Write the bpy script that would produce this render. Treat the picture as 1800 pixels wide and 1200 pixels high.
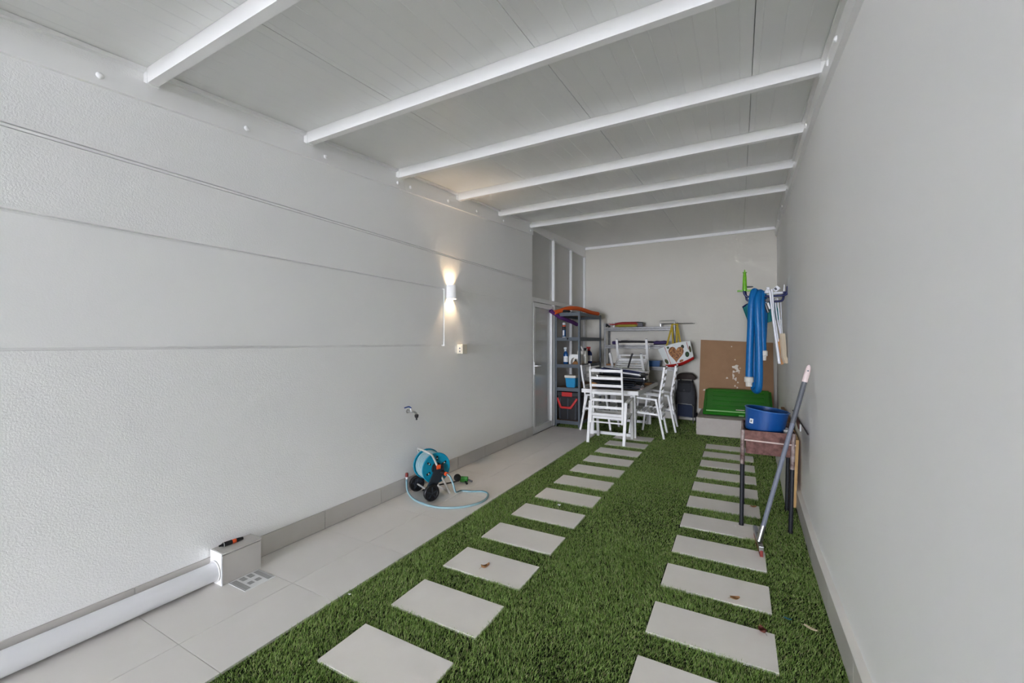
import bpy, bmesh, math, random
import numpy as np
from mathutils import Vector, Matrix, Euler

random.seed(4)
rng = np.random.default_rng(7)
SC = bpy.context.scene
COL = SC.collection
for o in list(bpy.data.objects):
    bpy.data.objects.remove(o, do_unlink=True)

# ------------------------------------------------------------------ camera, sky, exposure
F_PX, YAW, CAM_H, HOR = 738.0, math.atan(400 / 738.0), 1.42, 602.0
cam_d = bpy.data.cameras.new('camera')
cam_d.sensor_width = 36.0
cam_d.lens = F_PX / 1800 * 36.0
cam_d.shift_y = 2.0 / 1800
cam_d.clip_start = 0.02
cam = bpy.data.objects.new('camera', cam_d)
COL.objects.link(cam)
cam.location = (0, 0, CAM_H)
cam.rotation_euler = (math.pi / 2, 0, YAW)
SC.camera = cam

world = bpy.data.worlds.new('overcast_sky')
SC.world = world
world.use_nodes = True
bg = world.node_tree.nodes['Background']
bg.inputs['Color'].default_value = (0.845, 0.872, 1.0, 1)
bg.inputs['Strength'].default_value = 1.9

portal_d = bpy.data.lights.new('opening_portal', 'AREA')
portal_d.shape = 'RECTANGLE'
portal_d.size = 3.3
portal_d.size_y = 2.76
portal_d.cycles.is_portal = True
portal = bpy.data.objects.new('opening_portal', portal_d)
COL.objects.link(portal)
portal.location = (-1.17, -12.95, 1.37)
portal.rotation_euler = (math.radians(90), 0, 0)      # faces +Y, into the carport

vs = SC.view_settings
vs.view_transform = 'Standard'
vs.look = 'None'
vs.gamma = 1.0
vs.use_curve_mapping = False
vs.exposure = 5.13
SC.cycles.max_bounces = 18
SC.cycles.use_adaptive_sampling = True
SC.cycles.adaptive_threshold = 0.012
SC.cycles.adaptive_min_samples = 16
SC.cycles.diffuse_bounces = 14
SC.cycles.glossy_bounces = 4
SC.cycles.sample_clamp_indirect = 6.0


# ------------------------------------------------------------------ helpers
def at(u, v, Y):
    """world point seen at photo pixel (u, v) in the plane of depth Y"""
    x = (u - 900) / F_PX
    y = (HOR - v) / F_PX
    s, c = math.sin(YAW), math.cos(YAW)
    d = Vector((-s + x * c, c + x * s, y))
    t = Y / d.y
    return Vector((0, 0, CAM_H)) + d * t


def lin(c):
    r = []
    for v in c[:3]:
        v = v / 255.0
        r.append(v / 12.92 if v <= 0.04045 else ((v + 0.055) / 1.055) ** 2.4)
    return (r[0], r[1], r[2], 1.0)


MATS = {}


def mat(name, col, rough=0.5, metal=0.0, bump=None, var=None, spec=0.5, grime=None, coat=0.0):
    """procedural principled material. bump=(scale, strength, distance), var=(colour2, scale, contrast)"""
    if name in MATS:
        return MATS[name]
    m = bpy.data.materials.new(name)
    m.use_nodes = True
    nt = m.node_tree
    N, L = nt.nodes, nt.links
    p = N['Principled BSDF']
    p.inputs['Base Color'].default_value = lin(col)
    p.inputs['Roughness'].default_value = rough
    p.inputs['Metallic'].default_value = metal
    p.inputs['Specular IOR Level'].default_value = spec
    p.inputs['Coat Weight'].default_value = coat
    tc = N.new('ShaderNodeTexCoord')
    if var:
        n = N.new('ShaderNodeTexNoise')
        n.inputs['Scale'].default_value = var[1]
        n.inputs['Detail'].default_value = 6
        n.inputs['Roughness'].default_value = 0.6
        r = N.new('ShaderNodeValToRGB')
        w = var[2] if len(var) > 2 else 0.2
        r.color_ramp.elements[0].position = 0.5 - w
        r.color_ramp.elements[1].position = 0.5 + w
        r.color_ramp.elements[0].color = lin(col)
        r.color_ramp.elements[1].color = lin(var[0])
        L.new(tc.outputs['Object'], n.inputs['Vector'])
        L.new(n.outputs['Fac'], r.inputs['Fac'])
        L.new(r.outputs['Color'], p.inputs['Base Color'])
    if bump:
        n2 = N.new('ShaderNodeTexNoise')
        n2.inputs['Scale'].default_value = bump[0]
        n2.inputs['Detail'].default_value = 1.6
        b = N.new('ShaderNodeBump')
        b.inputs['Strength'].default_value = bump[1]
        b.inputs['Distance'].default_value = bump[2] if len(bump) > 2 else 0.002
        L.new(tc.outputs['Object'], n2.inputs['Vector'])
        L.new(n2.outputs['Fac'], b.inputs['Height'])
        L.new(b.outputs['Normal'], p.inputs['Normal'])
    MATS[name] = m
    return m


WLOC = {}


class MB:
    """collects shapes into one mesh"""

    def __init__(self):
        self.v = []
        self.f = []
        self.sm = []

    def add(self, vs_, fs_, smooth=False, M=None):
        o = len(self.v)
        for p in vs_:
            p = Vector(p)
            if M is not None:
                p = M @ p
            self.v.append(p)
        for f_ in fs_:
            self.f.append([i + o for i in f_])
            self.sm.append(smooth)
        return self

    def box(self, lo, hi, bev=0.0, M=None):
        x0, y0, z0 = lo
        x1, y1, z1 = hi
        if bev <= 0:
            vs_ = [(x0, y0, z0), (x1, y0, z0), (x1, y1, z0), (x0, y1, z0),
                   (x0, y0, z1), (x1, y0, z1), (x1, y1, z1), (x0, y1, z1)]
            fs_ = [(0, 3, 2, 1), (4, 5, 6, 7), (0, 1, 5, 4), (1, 2, 6, 5), (2, 3, 7, 6), (3, 0, 4, 7)]
            return self.add(vs_, fs_, M=M)
        bm = bmesh.new()
        bmesh.ops.create_cube(bm, size=1)
        for v_ in bm.verts:
            v_.co = Vector(((x0 + x1) / 2 + v_.co.x * (x1 - x0), (y0 + y1) / 2 + v_.co.y * (y1 - y0),
                            (z0 + z1) / 2 + v_.co.z * (z1 - z0)))
        bmesh.ops.bevel(bm, geom=bm.edges[:], offset=bev, segments=2, profile=0.6, affect='EDGES')
        return self.bm(bm, M=M)

    def bm(self, bm, smooth=False, M=None):
        bm.verts.index_update()
        self.add([v_.co.copy() for v_ in bm.verts], [[v_.index for v_ in f_.verts] for f_ in bm.faces], smooth, M)
        bm.free()
        return self

    def bar(self, a, b, w, h, up=(0, 0, 1), bev=0.0):
        """rectangular bar from a to b; w = width sideways, h = height along up"""
        a, b = Vector(a), Vector(b)
        d = b - a
        ln = d.length
        d.normalize()
        up = Vector(up)
        if abs(d.dot(up)) > 0.98:
            up = Vector((0, 1, 0)) if abs(d.y) < 0.9 else Vector((1, 0, 0))
        side = d.cross(up).normalized()
        up2 = side.cross(d).normalized()
        M = Matrix((side, d, up2)).transposed().to_4x4()
        M.translation = a
        return self.box((-w / 2, 0, -h / 2), (w / 2, ln, h / 2), bev, M)

    def tube(self, pts, r, seg=10, cap=True, closed=False, smooth_path=0):
        pts = [Vector(p) for p in pts]
        if smooth_path:
            pts = spline(pts, smooth_path, closed)
        n = len(pts)
        rs = r if isinstance(r, (list, tuple)) else [r] * n
        if len(rs) != n:
            rs = [rs[0] + (rs[-1] - rs[0]) * i / (n - 1) for i in range(n)]
        rings = []
        prev = None
        for i, p in enumerate(pts):
            if closed:
                t = pts[(i + 1) % n] - pts[i - 1]
            else:
                t = pts[min(i + 1, n - 1)] - pts[max(i - 1, 0)]
            if t.length < 1e-9:
                t = Vector((0, 0, 1))
            t.normalize()
            if prev is None:
                a = Vector((0, 0, 1)) if abs(t.z) < 0.9 else Vector((1, 0, 0))
                nn = t.cross(a).normalized()
            else:
                nn = (prev - t * prev.dot(t))
                if nn.length < 1e-6:
                    nn = t.orthogonal()
                nn.normalize()
            prev = nn
            bb = t.cross(nn)
            rings.append([p + (nn * math.cos(2 * math.pi * k / seg) + bb * math.sin(2 * math.pi * k / seg)) * rs[i]
                          for k in range(seg)])
        vs_ = [q for rg in rings for q in rg]
        fs_ = []
        m = n if closed else n - 1
        for i in range(m):
            j = (i + 1) % n
            for k in range(seg):
                k2 = (k + 1) % seg
                fs_.append((i * seg + k, i * seg + k2, j * seg + k2, j * seg + k))
        self.add(vs_, fs_, True)
        if cap and not closed:
            self.add(rings[0], [tuple(range(seg))[::-1]])
            self.add(rings[-1], [tuple(range(seg))])
        return self

    def lathe(self, prof, seg=24, M=None, smooth=True, arc=1.0):
        """prof: list of (radius, z) spun about z"""
        vs_, fs_ = [], []
        n = len(prof)
        steps = seg if arc >= 1 else seg + 1
        for k in range(steps):
            a = 2 * math.pi * arc * k / seg
            for r, z in prof:
                vs_.append((r * math.cos(a), r * math.sin(a), z))
        for k in range(seg):
            k2 = (k + 1) % steps
            for i in range(n - 1):
                if prof[i][0] < 1e-6 and prof[i + 1][0] < 1e-6:
                    continue
                fs_.append((k * n + i, k2 * n + i, k2 * n + i + 1, k * n + i + 1))
        return self.add(vs_, fs_, smooth, M)

    def prism(self, poly, z0, z1, M=None, smooth=False):
        n = len(poly)
        vs_ = [(p[0], p[1], z0) for p in poly] + [(p[0], p[1], z1) for p in poly]
        fs_ = [tuple(range(n))[::-1], tuple(range(n, 2 * n))]
        fs_ += [(i, (i + 1) % n, n + (i + 1) % n, n + i) for i in range(n)]
        return self.add(vs_, fs_, smooth, M)

    def sheet(self, grid, thick=0.0):
        """grid[i][j] of points; two-sided sheet with thickness along its normal"""
        ni, nj = len(grid), len(grid[0])
        vs_ = [Vector(p) for row in grid for p in row]
        fs_ = [(i * nj + j, (i + 1) * nj + j, (i + 1) * nj + j + 1, i * nj + j + 1)
               for i in range(ni - 1) for j in range(nj - 1)]
        if thick:
            me = bpy.data.meshes.new('t')
            me.from_pydata([tuple(v_) for v_ in vs_], [], fs_)
            bm = bmesh.new()
            bm.from_mesh(me)
            bm.normal_update()
            bmesh.ops.solidify(bm, geom=bm.faces[:], thickness=thick)
            bpy.data.meshes.remove(me)
            return self.bm(bm, True)
        return self.add(vs_, fs_, True)

    def mesh(self, name, m, origin=(0, 0, 0), ang=35):
        me = bpy.data.meshes.new(name)
        o = Vector(origin)
        me.from_pydata([tuple(p - o) for p in self.v], [], self.f)
        me.polygons.foreach_set('use_smooth', self.sm)
        if any(self.sm):
            bm = bmesh.new()
            bm.from_mesh(me)
            bmesh.ops.remove_doubles(bm, verts=bm.verts[:], dist=1e-5)
            bm.to_mesh(me)
            bm.free()
            me.set_sharp_from_angle(angle=math.radians(ang))
        if m is not None:
            me.materials.append(m if not isinstance(m, str) else MATS[m])
        me.update()
        return me

    def build(self, name, m, parent=None, local=False, ang=35):
        """shapes are in world coordinates unless local (then in the parent's frame)"""
        if parent is None:
            o = bpy.data.objects.new(name, None)
            if self.v:
                xs = [p.x for p in self.v]; ys = [p.y for p in self.v]; zs = [p.z for p in self.v]
                org = Vector(((min(xs) + max(xs)) / 2, (min(ys) + max(ys)) / 2, min(zs)))
            else:
                org = Vector((0, 0, 0))
            bpy.data.objects.remove(o)
            o = bpy.data.objects.new(name, self.mesh(name, m, org, ang))
            o.location = org
            WLOC[o.name] = org
        else:
            org = Vector((0, 0, 0)) if local else WLOC[parent.name]
            o = bpy.data.objects.new(name, self.mesh(name, m, org, ang))
            o.parent = parent
            WLOC[o.name] = org
        COL.objects.link(o)
        return o


def spline(pts, k, closed=False):
    out = []
    n = len(pts)
    rngi = range(n) if closed else range(n - 1)
    for i in rngi:
        p0 = pts[i - 1] if (i > 0 or closed) else pts[0] * 2 - pts[1]
        p1 = pts[i]
        p2 = pts[(i + 1) % n]
        p3 = pts[(i + 2) % n] if (i + 2 < n or closed) else pts[-1] * 2 - pts[-2]
        for j in range(k):
            t = j / k
            out.append(0.5 * ((2 * p1) + (p2 - p0) * t + (2 * p0 - 5 * p1 + 4 * p2 - p3) * t * t
                              + (-p0 + 3 * p1 - 3 * p2 + p3) * t ** 3))
    if not closed:
        out.append(pts[-1])
    return out


def tag(o, label=None, cat=None, group=None, kind=None):
    if label: o['label'] = label
    if cat: o['category'] = cat
    if group: o['group'] = group
    if kind: o['kind'] = kind
    return o


def thing(name, label, cat, loc=(0, 0, 0), rot=(0, 0, 0), group=None):
    o = bpy.data.objects.new(name, None)
    o.empty_display_size = 0.1
    o.location = loc
    o.rotation_euler = rot
    COL.objects.link(o)
    WLOC[o.name] = Vector(loc)
    return tag(o, label, cat, group)


def copy_tree(o, parent=None):
    c = o.copy()
    COL.objects.link(c)
    c.parent = parent
    WLOC[c.name] = WLOC.get(o.name, Vector((0, 0, 0)))
    for ch in list(o.children):
        copy_tree(ch, c)
    return c


def axisM(p, axis, xdir=None):
    """matrix placing local z along axis at p"""
    z = Vector(axis).normalized()
    x = Vector(xdir) if xdir is not None else z.orthogonal()
    x = (x - z * x.dot(z)).normalized()
    y = z.cross(x)
    M = Matrix((x, y, z)).transposed().to_4x4()
    M.translation = Vector(p)
    return M


# ------------------------------------------------------------------ materials
def plaster(name, col, scale, strength, dist, rough=0.85):
    m = mat(name, col, rough, spec=0.25)
    N, L = m.node_tree.nodes, m.node_tree.links
    p = N['Principled BSDF']
    tc = N['Texture Coordinate']
    n1 = N.new('ShaderNodeTexNoise')
    n1.inputs['Scale'].default_value = scale
    n1.inputs['Detail'].default_value = 2
    n1.inputs['Distortion'].default_value = 0.4
    L.new(tc.outputs['Object'], n1.inputs['Vector'])
    b = N.new('ShaderNodeBump')
    b.inputs['Strength'].default_value = strength
    b.inputs['Distance'].default_value = dist
    L.new(n1.outputs['Fac'], b.inputs['Height'])
    L.new(b.outputs['Normal'], p.inputs['Normal'])
    return m


WALLC = (246, 246, 245)
plaster('rough_plaster', WALLC, 125, 0.5, 0.0034)
plaster('fine_plaster', WALLC, 130, 0.35, 0.0012)
mat('smooth_wall', (246, 246, 245), 0.8, spec=0.3, bump=(14, 0.25, 0.002), var=((243, 243, 241), 1.2, 0.3))
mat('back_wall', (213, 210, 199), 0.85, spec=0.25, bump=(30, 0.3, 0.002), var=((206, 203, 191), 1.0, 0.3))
mat('white_metal', (246, 246, 245), 0.38, spec=0.5)
mat('bolt_white', (244, 244, 242), 0.35)
mat('alu_white', (232, 233, 232), 0.32)
mat('panel_grey', (204, 204, 201), 0.25, spec=0.5)
mat('grout', (150, 146, 140), 0.9)
mat('white_grout', (210, 208, 204), 0.85)
mat('tile', (232, 229, 225), 0.55, var=((222, 218, 212), 2.2, 0.35), bump=(220, 0.12, 0.0006))
mat('tile_skirting', (202, 198, 193), 0.5, var=((192, 188, 183), 3.0, 0.35))
mat('alu_tube', (206, 204, 198), 0.35, 0.35)
mat('ledge', (238, 235, 229), 0.6)
mat('slab', (246, 242, 236), 0.75, var=((236, 231, 223), 3.0, 0.3), bump=(300, 0.25, 0.0008))
mat('concrete', (196, 190, 182), 0.9, var=((180, 172, 163), 4.0, 0.3), bump=(60, 0.4, 0.003))
mat('bounce_paving', (190, 186, 180), 0.85, var=((175, 171, 165), 2.0, 0.3))
mat('turf_backing', (34, 44, 18), 0.95, var=((22, 30, 10), 30, 0.3))
mat('pvc_white', (236, 237, 240), 0.28, spec=0.5)
mat('chair_white', (238, 238, 236), 0.42)
mat('steel', (190, 190, 190), 0.3, 1.0)
mat('galvanised', (128, 128, 126), 0.45, 0.75, var=((100, 100, 98), 25, 0.3))
mat('rack_grey', (84, 92, 98), 0.5, 0.15)
mat('chipboard', (150, 116, 80), 0.85, var=((128, 96, 62), 60, 0.3))
mat('black_plastic', (24, 24, 26), 0.42)
mat('black_rubber', (18, 18, 19), 0.65)
mat('red_plastic', (190, 26, 22), 0.4)
mat('orange_plastic', (224, 84, 34), 0.42)
mat('teal_plastic', (0, 136, 164), 0.38)
mat('charcoal_plastic', (40, 46, 54), 0.45)
mat('hose_pale', (150, 182, 188), 0.4)
mat('hose_teal', (36, 104, 122), 0.4)
mat('dark_grille', (40, 40, 40), 0.8)
mat('ivory', (226, 219, 200), 0.45)
mat('rust', (58, 26, 22), 0.7, 0.2, var=((140, 100, 90), 22, 0.24), bump=(60, 0.5, 0.002))
mat('rust_leg', (176, 164, 158), 0.6, 0.3, var=((84, 50, 40), 16, 0.18))
mat('pale_rod', (214, 196, 186), 0.5, 0.2)
mat('black_paint', (26, 28, 34), 0.5)
mat('blue_tub', (6, 72, 140), 0.38, spec=0.5)
mat('blue_rim', (60, 112, 176), 0.3)
mat('paper_white', (240, 240, 238), 0.7)
mat('grey_mark', (120, 124, 130), 0.7)
mat('pine', (206, 170, 112), 0.65, var=((186, 146, 88), 9, 0.3))
mat('old_wood', (150, 108, 64), 0.75, var=((120, 80, 44), 10, 0.3))
mat('white_board', (222, 220, 214), 0.5)
mat('handle_grey', (112, 118, 130), 0.55, 0.0)
mat('sleeve_grey', (92, 95, 100), 0.5)
mat('pale_pink', (226, 208, 204), 0.5)
mat('brick_red', (132, 42, 34), 0.55)
mat('cardboard', (164, 130, 98), 0.9, var=((152, 118, 87), 5, 0.3), bump=(40, 0.15, 0.001))
mat('torn_paper', (224, 214, 200), 0.95)
mat('green_plastic', (34, 128, 20), 0.34, var=((26, 108, 14), 4, 0.3), spec=0.5)
mat('pale_green', (150, 200, 130), 0.4)
mat('pool_blue', (0, 106, 172), 0.42, spec=0.5)
mat('navy_tube', (22, 30, 84), 0.35)
mat('lime_plastic', (104, 176, 20), 0.38)
mat('net_teal', (34, 124, 124), 0.8)
mat('beige_plastic', (206, 192, 166), 0.5)
mat('tan_plastic', (196, 142, 84), 0.55)
mat('charcoal_cloth', (58, 60, 64), 0.75, bump=(25, 0.6, 0.006))
mat('dark_cloth', (38, 40, 44), 0.8, bump=(25, 0.6, 0.006))
mat('brown_cloth', (50, 40, 36), 0.8)
mat('navy_cloth', (30, 42, 66), 0.8)
mat('navy_fabric', (40, 58, 130), 0.7)
mat('black_fabric', (38, 37, 40), 0.75)
mat('grey_fabric', (70, 68, 70), 0.8)
mat('table_top', (132, 122, 114), 0.6, var=((116, 106, 98), 8, 0.3))
mat('bag_white', (222, 226, 222), 0.5)
mat('bag_red', (176, 22, 18), 0.5)
mat('strap_yellow', (176, 152, 44), 0.7)
mat('food_print', (92, 44, 20), 0.6, var=((190, 132, 70), 45, 0.12))
mat('dark_print', (44, 30, 30), 0.6, var=((40, 84, 36), 40, 0.12))
mat('leaf_print', (52, 96, 40), 0.6, var=((90, 44, 40), 40, 0.12))
mat('bottle_blue', (16, 74, 128), 0.25)
mat('bottle_deep', (20, 40, 96), 0.25)
mat('clear_plastic', (206, 214, 216), 0.25)
mat('cool_blue', (12, 140, 190), 0.4)
mat('cream_plastic', (224, 220, 208), 0.45)
mat('noodle_orange', (206, 86, 22), 0.85)
mat('noodle_orange_dark', (120, 40, 10), 0.85)
mat('noodle_purple', (92, 44, 112), 0.85)
mat('noodle_purple_dark', (44, 18, 60), 0.85)
mat('purple_cloth', (58, 44, 92), 0.75)
mat('red_cloth', (150, 44, 38), 0.75)
mat('olive_cloth', (150, 140, 44), 0.75)
mat('dry_leaf', (170, 130, 84), 0.8, var=((130, 84, 50), 40, 0.3))
mat('brown_leaf', (100, 48, 34), 0.8)
mat('pale_leaf', (206, 190, 160), 0.8)
mat('straw', (150, 106, 60), 0.85)
mat('box_blue', (14, 78, 130), 0.4)
mat('white_label', (226, 228, 226), 0.6)
mat('blue_lever', (20, 70, 150), 0.4)
mat('green_nozzle', (46, 150, 40), 0.4)
mat('lamp_white', (238, 238, 236), 0.5)

lampglow = bpy.data.materials.new('lamp_glow')
lampglow.use_nodes = True
_p = lampglow.node_tree.nodes['Principled BSDF']
_p.inputs['Emission Color'].default_value = (1.0, 0.72, 0.42, 1)
_p.inputs['Emission Strength'].default_value = 1.6
MATS['lamp_glow'] = lampglow

# ceiling sandwich panel: fine pressed ribs along the length
cm = mat('ceiling_panel', (234, 235, 233), 0.36, spec=0.5)
N, L = cm.node_tree.nodes, cm.node_tree.links
g = N.new('ShaderNodeNewGeometry')
sx = N.new('ShaderNodeSeparateXYZ')
L.new(g.outputs['Position'], sx.inputs[0])
mu = N.new('ShaderNodeMath'); mu.operation = 'MULTIPLY'; mu.inputs[1].default_value = 10.0
fr = N.new('ShaderNodeMath'); fr.operation = 'FRACT'
sb = N.new('ShaderNodeMath'); sb.operation = 'SUBTRACT'; sb.inputs[1].default_value = 0.5
ab = N.new('ShaderNodeMath'); ab.operation = 'ABSOLUTE'
mr = N.new('ShaderNodeMapRange')
mr.inputs['From Min'].default_value = 0.46
mr.inputs['From Max'].default_value = 0.5
bu = N.new('ShaderNodeBump'); bu.inputs['Strength'].default_value = 0.5; bu.inputs['Distance'].default_value = 0.003
L.new(sx.outputs['X'], mu.inputs[0]); L.new(mu.outputs[0], fr.inputs[0]); L.new(fr.outputs[0], sb.inputs[0])
L.new(sb.outputs[0], ab.inputs[0]); L.new(ab.outputs[0], mr.inputs['Value'])
L.new(mr.outputs[0], bu.inputs['Height']); L.new(bu.outputs['Normal'], cm.node_tree.nodes['Principled BSDF'].inputs['Normal'])

# glazing of the door: grey obscured glass
gm = mat('door_glass', (212, 214, 212), 0.12, spec=0.6)

# ------------------------------------------------------------------ the setting
XL = -2.79                     # face of the left wall
Y0, YB = -13.0, 8.33            # open end, set far back unseen to even the light; back wall


def xr(Y):                     # face of the right wall (it opens out slightly towards the back)
    return 0.437 if Y <= 3.2 else 0.437 + 0.0225 * (Y - 3.2)


def zfb(Y):                    # underside of the edge plates; the roof climbs towards the back
    Y = max(Y, -0.5)  # level behind the camera, so the unseen opening stays tall and admits more light
    return 2.621 + 0.0767 * Y if Y <= 5.75 else 3.062 + 0.052 * (Y - 5.75)


def zcl(Y):                    # ceiling face
    return zfb(Y) + 0.178


# floor
f = MB().box((-3.0, Y0 - 0.3, -0.15), (0.85, 8.6, -0.014))
floor = tag(f.build('floor', 'grout'), kind='structure')
dr = tag(MB().box((-14, -16, -0.17), (12, Y0 - 0.3, -0.02)).build('floor_outside_bounce', 'bounce_paving'), kind='structure')  # unseen pale ground outside, added to bounce light inwards

tile_y = [0.99 + 0.573 * k for k in range(-24, 10)] + [6.62]
tile_cols = [(-2.782, -2.3235), (-2.3205, -1.965)]
for (xa, xb) in tile_cols:
    for i in range(len(tile_y) - 1):
        y_a, y_b = tile_y[i], tile_y[i + 1]
        MB().box((xa, y_a + 0.0012, -0.013), (xb, y_b - 0.0012, 0.0), 0.0012).build('floor_tile', 'tile', floor)

SL = (-1.66, -1.112)
SR = (-0.407, 0.15)
slabs = [(SL, 1.235 + 0.4525 * k) for k in range(-31, 12)] + [(SR, 2.125 + 0.4525 * k) for k in range(-33, 10)]
me_slab = {}
for (xa, xb), ya in slabs:
    key = xa
    if key not in me_slab:
        o = MB().box((xa, ya, -0.014), (xb, ya + 0.277, 0.004), 0.003).build('paving_slab', 'slab', floor)
        me_slab[key] = (o, ya)
    else:
        src, y_s = me_slab[key]
        o = src.copy()
        COL.objects.link(o)
        o.location = (0, ya - y_s, 0)
        WLOC[o.name] = WLOC[src.name]

tb = MB()
tb.box((-1.958, Y0 - 0.3, -0.0139), (0.43, 6.62, -0.008))
tb.box((-2.80, 6.62, -0.0139), (0.56, 8.33, -0.008))
tb.build('turf_backing', 'turf_backing', floor)

# grass blades
def patch(x0, x1, y0, y1, dens):
    n = int((x1 - x0) * (y1 - y0) * dens)
    return np.column_stack([rng.uniform(x0, x1, n), rng.uniform(y0, y1, n)])


pts = [patch(-1.957, 0.412, -2.0, 0.6, 3500), patch(-1.957, 0.412, 0.6, 3.1, 40000),
       patch(-1.957, 0.42, 3.1, 4.8, 26000), patch(-1.957, 0.45, 4.8, 6.62, 16000),
       patch(-2.77, 0.52, 6.62, 8.3, 8000)]
wid = [0.0034, 0.0023, 0.0028, 0.0037, 0.005]
W_ = np.concatenate([np.full(len(p), w) for p, w in zip(pts, wid)])
P_ = np.concatenate(pts)
keep = np.ones(len(P_), bool)
for (xa, xb), ya in slabs:
    e = 0.004
    keep &= ~((P_[:, 0] > xa - 0.007) & (P_[:, 0] < xb + e - 0.006) & (P_[:, 1] > ya - e + 0.006) & (P_[:, 1] < ya + 0.277 + e - 0.006))
keep &= ~((P_[:, 0] > -0.59) & (P_[:, 1] > 7.095))
P_, W_ = P_[keep], W_[keep]
n = len(P_)
sw = (np.sin(P_[:, 0] * 5.1 + 1.7 * np.sin(P_[:, 1] * 1.9)) + np.sin(P_[:, 1] * 3.3 + 2.1 * np.sin(P_[:, 0] * 2.7) + 1.0)
      + 0.7 * np.sin(P_[:, 0] * 11 + P_[:, 1] * 7.3))
ang = rng.uniform(0, 2 * np.pi, n)
mean = 0.9 + 0.8 * sw
lx = 0.75 * np.cos(ang) + 0.45 * np.cos(mean)
ly = 0.75 * np.sin(ang) + 0.45 * np.sin(mean)
h = rng.uniform(0.011, 0.021, n) * (1 + 0.10 * np.clip(sw, -1.5, 1.5))
lean = rng.uniform(0.25, 0.95, n) * h
dx, dy = lx * lean, ly * lean
wa = rng.uniform(0, np.pi, n)
wx, wy = np.cos(wa) * W_ / 2, np.sin(wa) * W_ / 2
z0 = -0.009
V = np.empty((n, 5, 3), np.float32)
V[:, 0] = np.column_stack([P_[:, 0] - wx, P_[:, 1] - wy, np.full(n, z0)])
V[:, 1] = np.column_stack([P_[:, 0] + wx, P_[:, 1] + wy, np.full(n, z0)])
V[:, 2] = np.column_stack([P_[:, 0] + dx * .4 + wx * .85, P_[:, 1] + dy * .4 + wy * .85, z0 + h * .62])
V[:, 3] = np.column_stack([P_[:, 0] + dx * .4 - wx * .85, P_[:, 1] + dy * .4 - wy * .85, z0 + h * .62])
V[:, 4] = np.column_stack([P_[:, 0] + dx, P_[:, 1] + dy, z0 + h])
base = (np.arange(n) * 5)[:, None]
tri = np.concatenate([base + np.array([[0, 1, 2]]), base + np.array([[0, 2, 3]]), base + np.array([[3, 2, 4]])], axis=1).reshape(-1)
gme = bpy.data.meshes.new('grass')
gme.vertices.add(n * 5)
gme.vertices.foreach_set('co', V.reshape(-1))
gme.loops.add(n * 9)
gme.loops.foreach_set('vertex_index', tri.astype(np.int32))
gme.polygons.add(n * 3)
gme.polygons.foreach_set('loop_start', np.arange(0, n * 9, 3, dtype=np.int32))
gme.update(calc_edges=True)
ca = gme.color_attributes.new('blade', 'FLOAT_COLOR', 'POINT')
pal = np.array([lin((176, 202, 120)), lin((152, 184, 96)), lin((118, 154, 74)), lin((200, 214, 152)), lin((196, 188, 144))], np.float32)
ci = rng.choice(5, n, p=[.30, .32, .22, .11, .05])
cc = pal[ci]
cc = np.repeat(cc[:, None, :], 5, axis=1)
cc[..., 3] = 1
ca.data.foreach_set('color', cc.reshape(-1))
gmat = bpy.data.materials.new('artificial_grass')
gmat.use_nodes = True
gp = gmat.node_tree.nodes['Principled BSDF']
gp.inputs['Roughness'].default_value = 0.5
gp.inputs['Specular IOR Level'].default_value = 0.3
an = gmat.node_tree.nodes.new('ShaderNodeAttribute')
an.attribute_name = 'blade'
gmat.node_tree.links.new(an.outputs['Color'], gp.inputs['Base Color'])
tr = gmat.node_tree.nodes.new('ShaderNodeBsdfTranslucent')
gmat.node_tree.links.new(an.outputs['Color'], tr.inputs['Color'])
mx = gmat.node_tree.nodes.new('ShaderNodeMixShader')
mx.inputs[0].default_value = 0.4
gmat.node_tree.links.new(gp.outputs[0], mx.inputs[1])
gmat.node_tree.links.new(tr.outputs[0], mx.inputs[2])
gmat.node_tree.links.new(mx.outputs[0], gmat.node_tree.nodes['Material Output'].inputs['Surface'])
gme.materials.append(gmat)
grass = bpy.data.objects.new('grass', gme)
COL.objects.link(grass)
tag(grass, 'short green artificial grass between the paving slabs', 'grass', kind='stuff')

# left wall: textured render with a groove and a sunk smooth band
WZ = 3.45
wl = MB().box((-3.0, Y0, -0.1), (XL - 0.034, 5.80, 3.35))
wall_left = tag(wl.build('wall_left', 'fine_plaster'), kind='structure')
yp = 3.617
def wl_box(name, y0, y1, z0, z1, x1, m):
    return MB().box((XL - 0.05, y0, z0), (x1, y1, z1), 0.002).build(name, m, wall_left)
wl_box('render_field', Y0, 5.80, 0.10, 1.385, XL, 'rough_plaster')
wl_box('render_field', Y0, 5.80, 2.003, 2.352, XL, 'rough_plaster')
wl_box('render_field', yp + 0.012, 5.80, 1.385, 2.003, XL, 'rough_plaster')
up = MB().prism([(Y0, 2.374), (5.80, 2.374), (5.80, 3.22), (5.75, 3.22), (-0.5, zcl(-0.5)), (Y0, zcl(Y0))], 0, 0.02,
                M=Matrix(((0, 0, 1, XL - 0.02), (1, 0, 0, 0), (0, 1, 0, 0), (0, 0, 0, 1))))
up.build('render_field', 'rough_plaster', wall_left)
MB().box((XL - 0.05, Y0, 2.357), (XL - 0.004, 5.80, 2.370), 0.002).build('joint_bead', 'fine_plaster', wall_left)
MB().box((XL - 0.05, Y0, 1.398), (XL - 0.006, yp, 1.990), 0.002).build('smooth_band', 'fine_plaster', wall_left)
MB().box((XL - 0.05, yp + 0.002, 1.387), (XL + 0.002, yp + 0.011, 2.001), 0.002).build('edge_bead', 'fine_plaster', wall_left)

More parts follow.
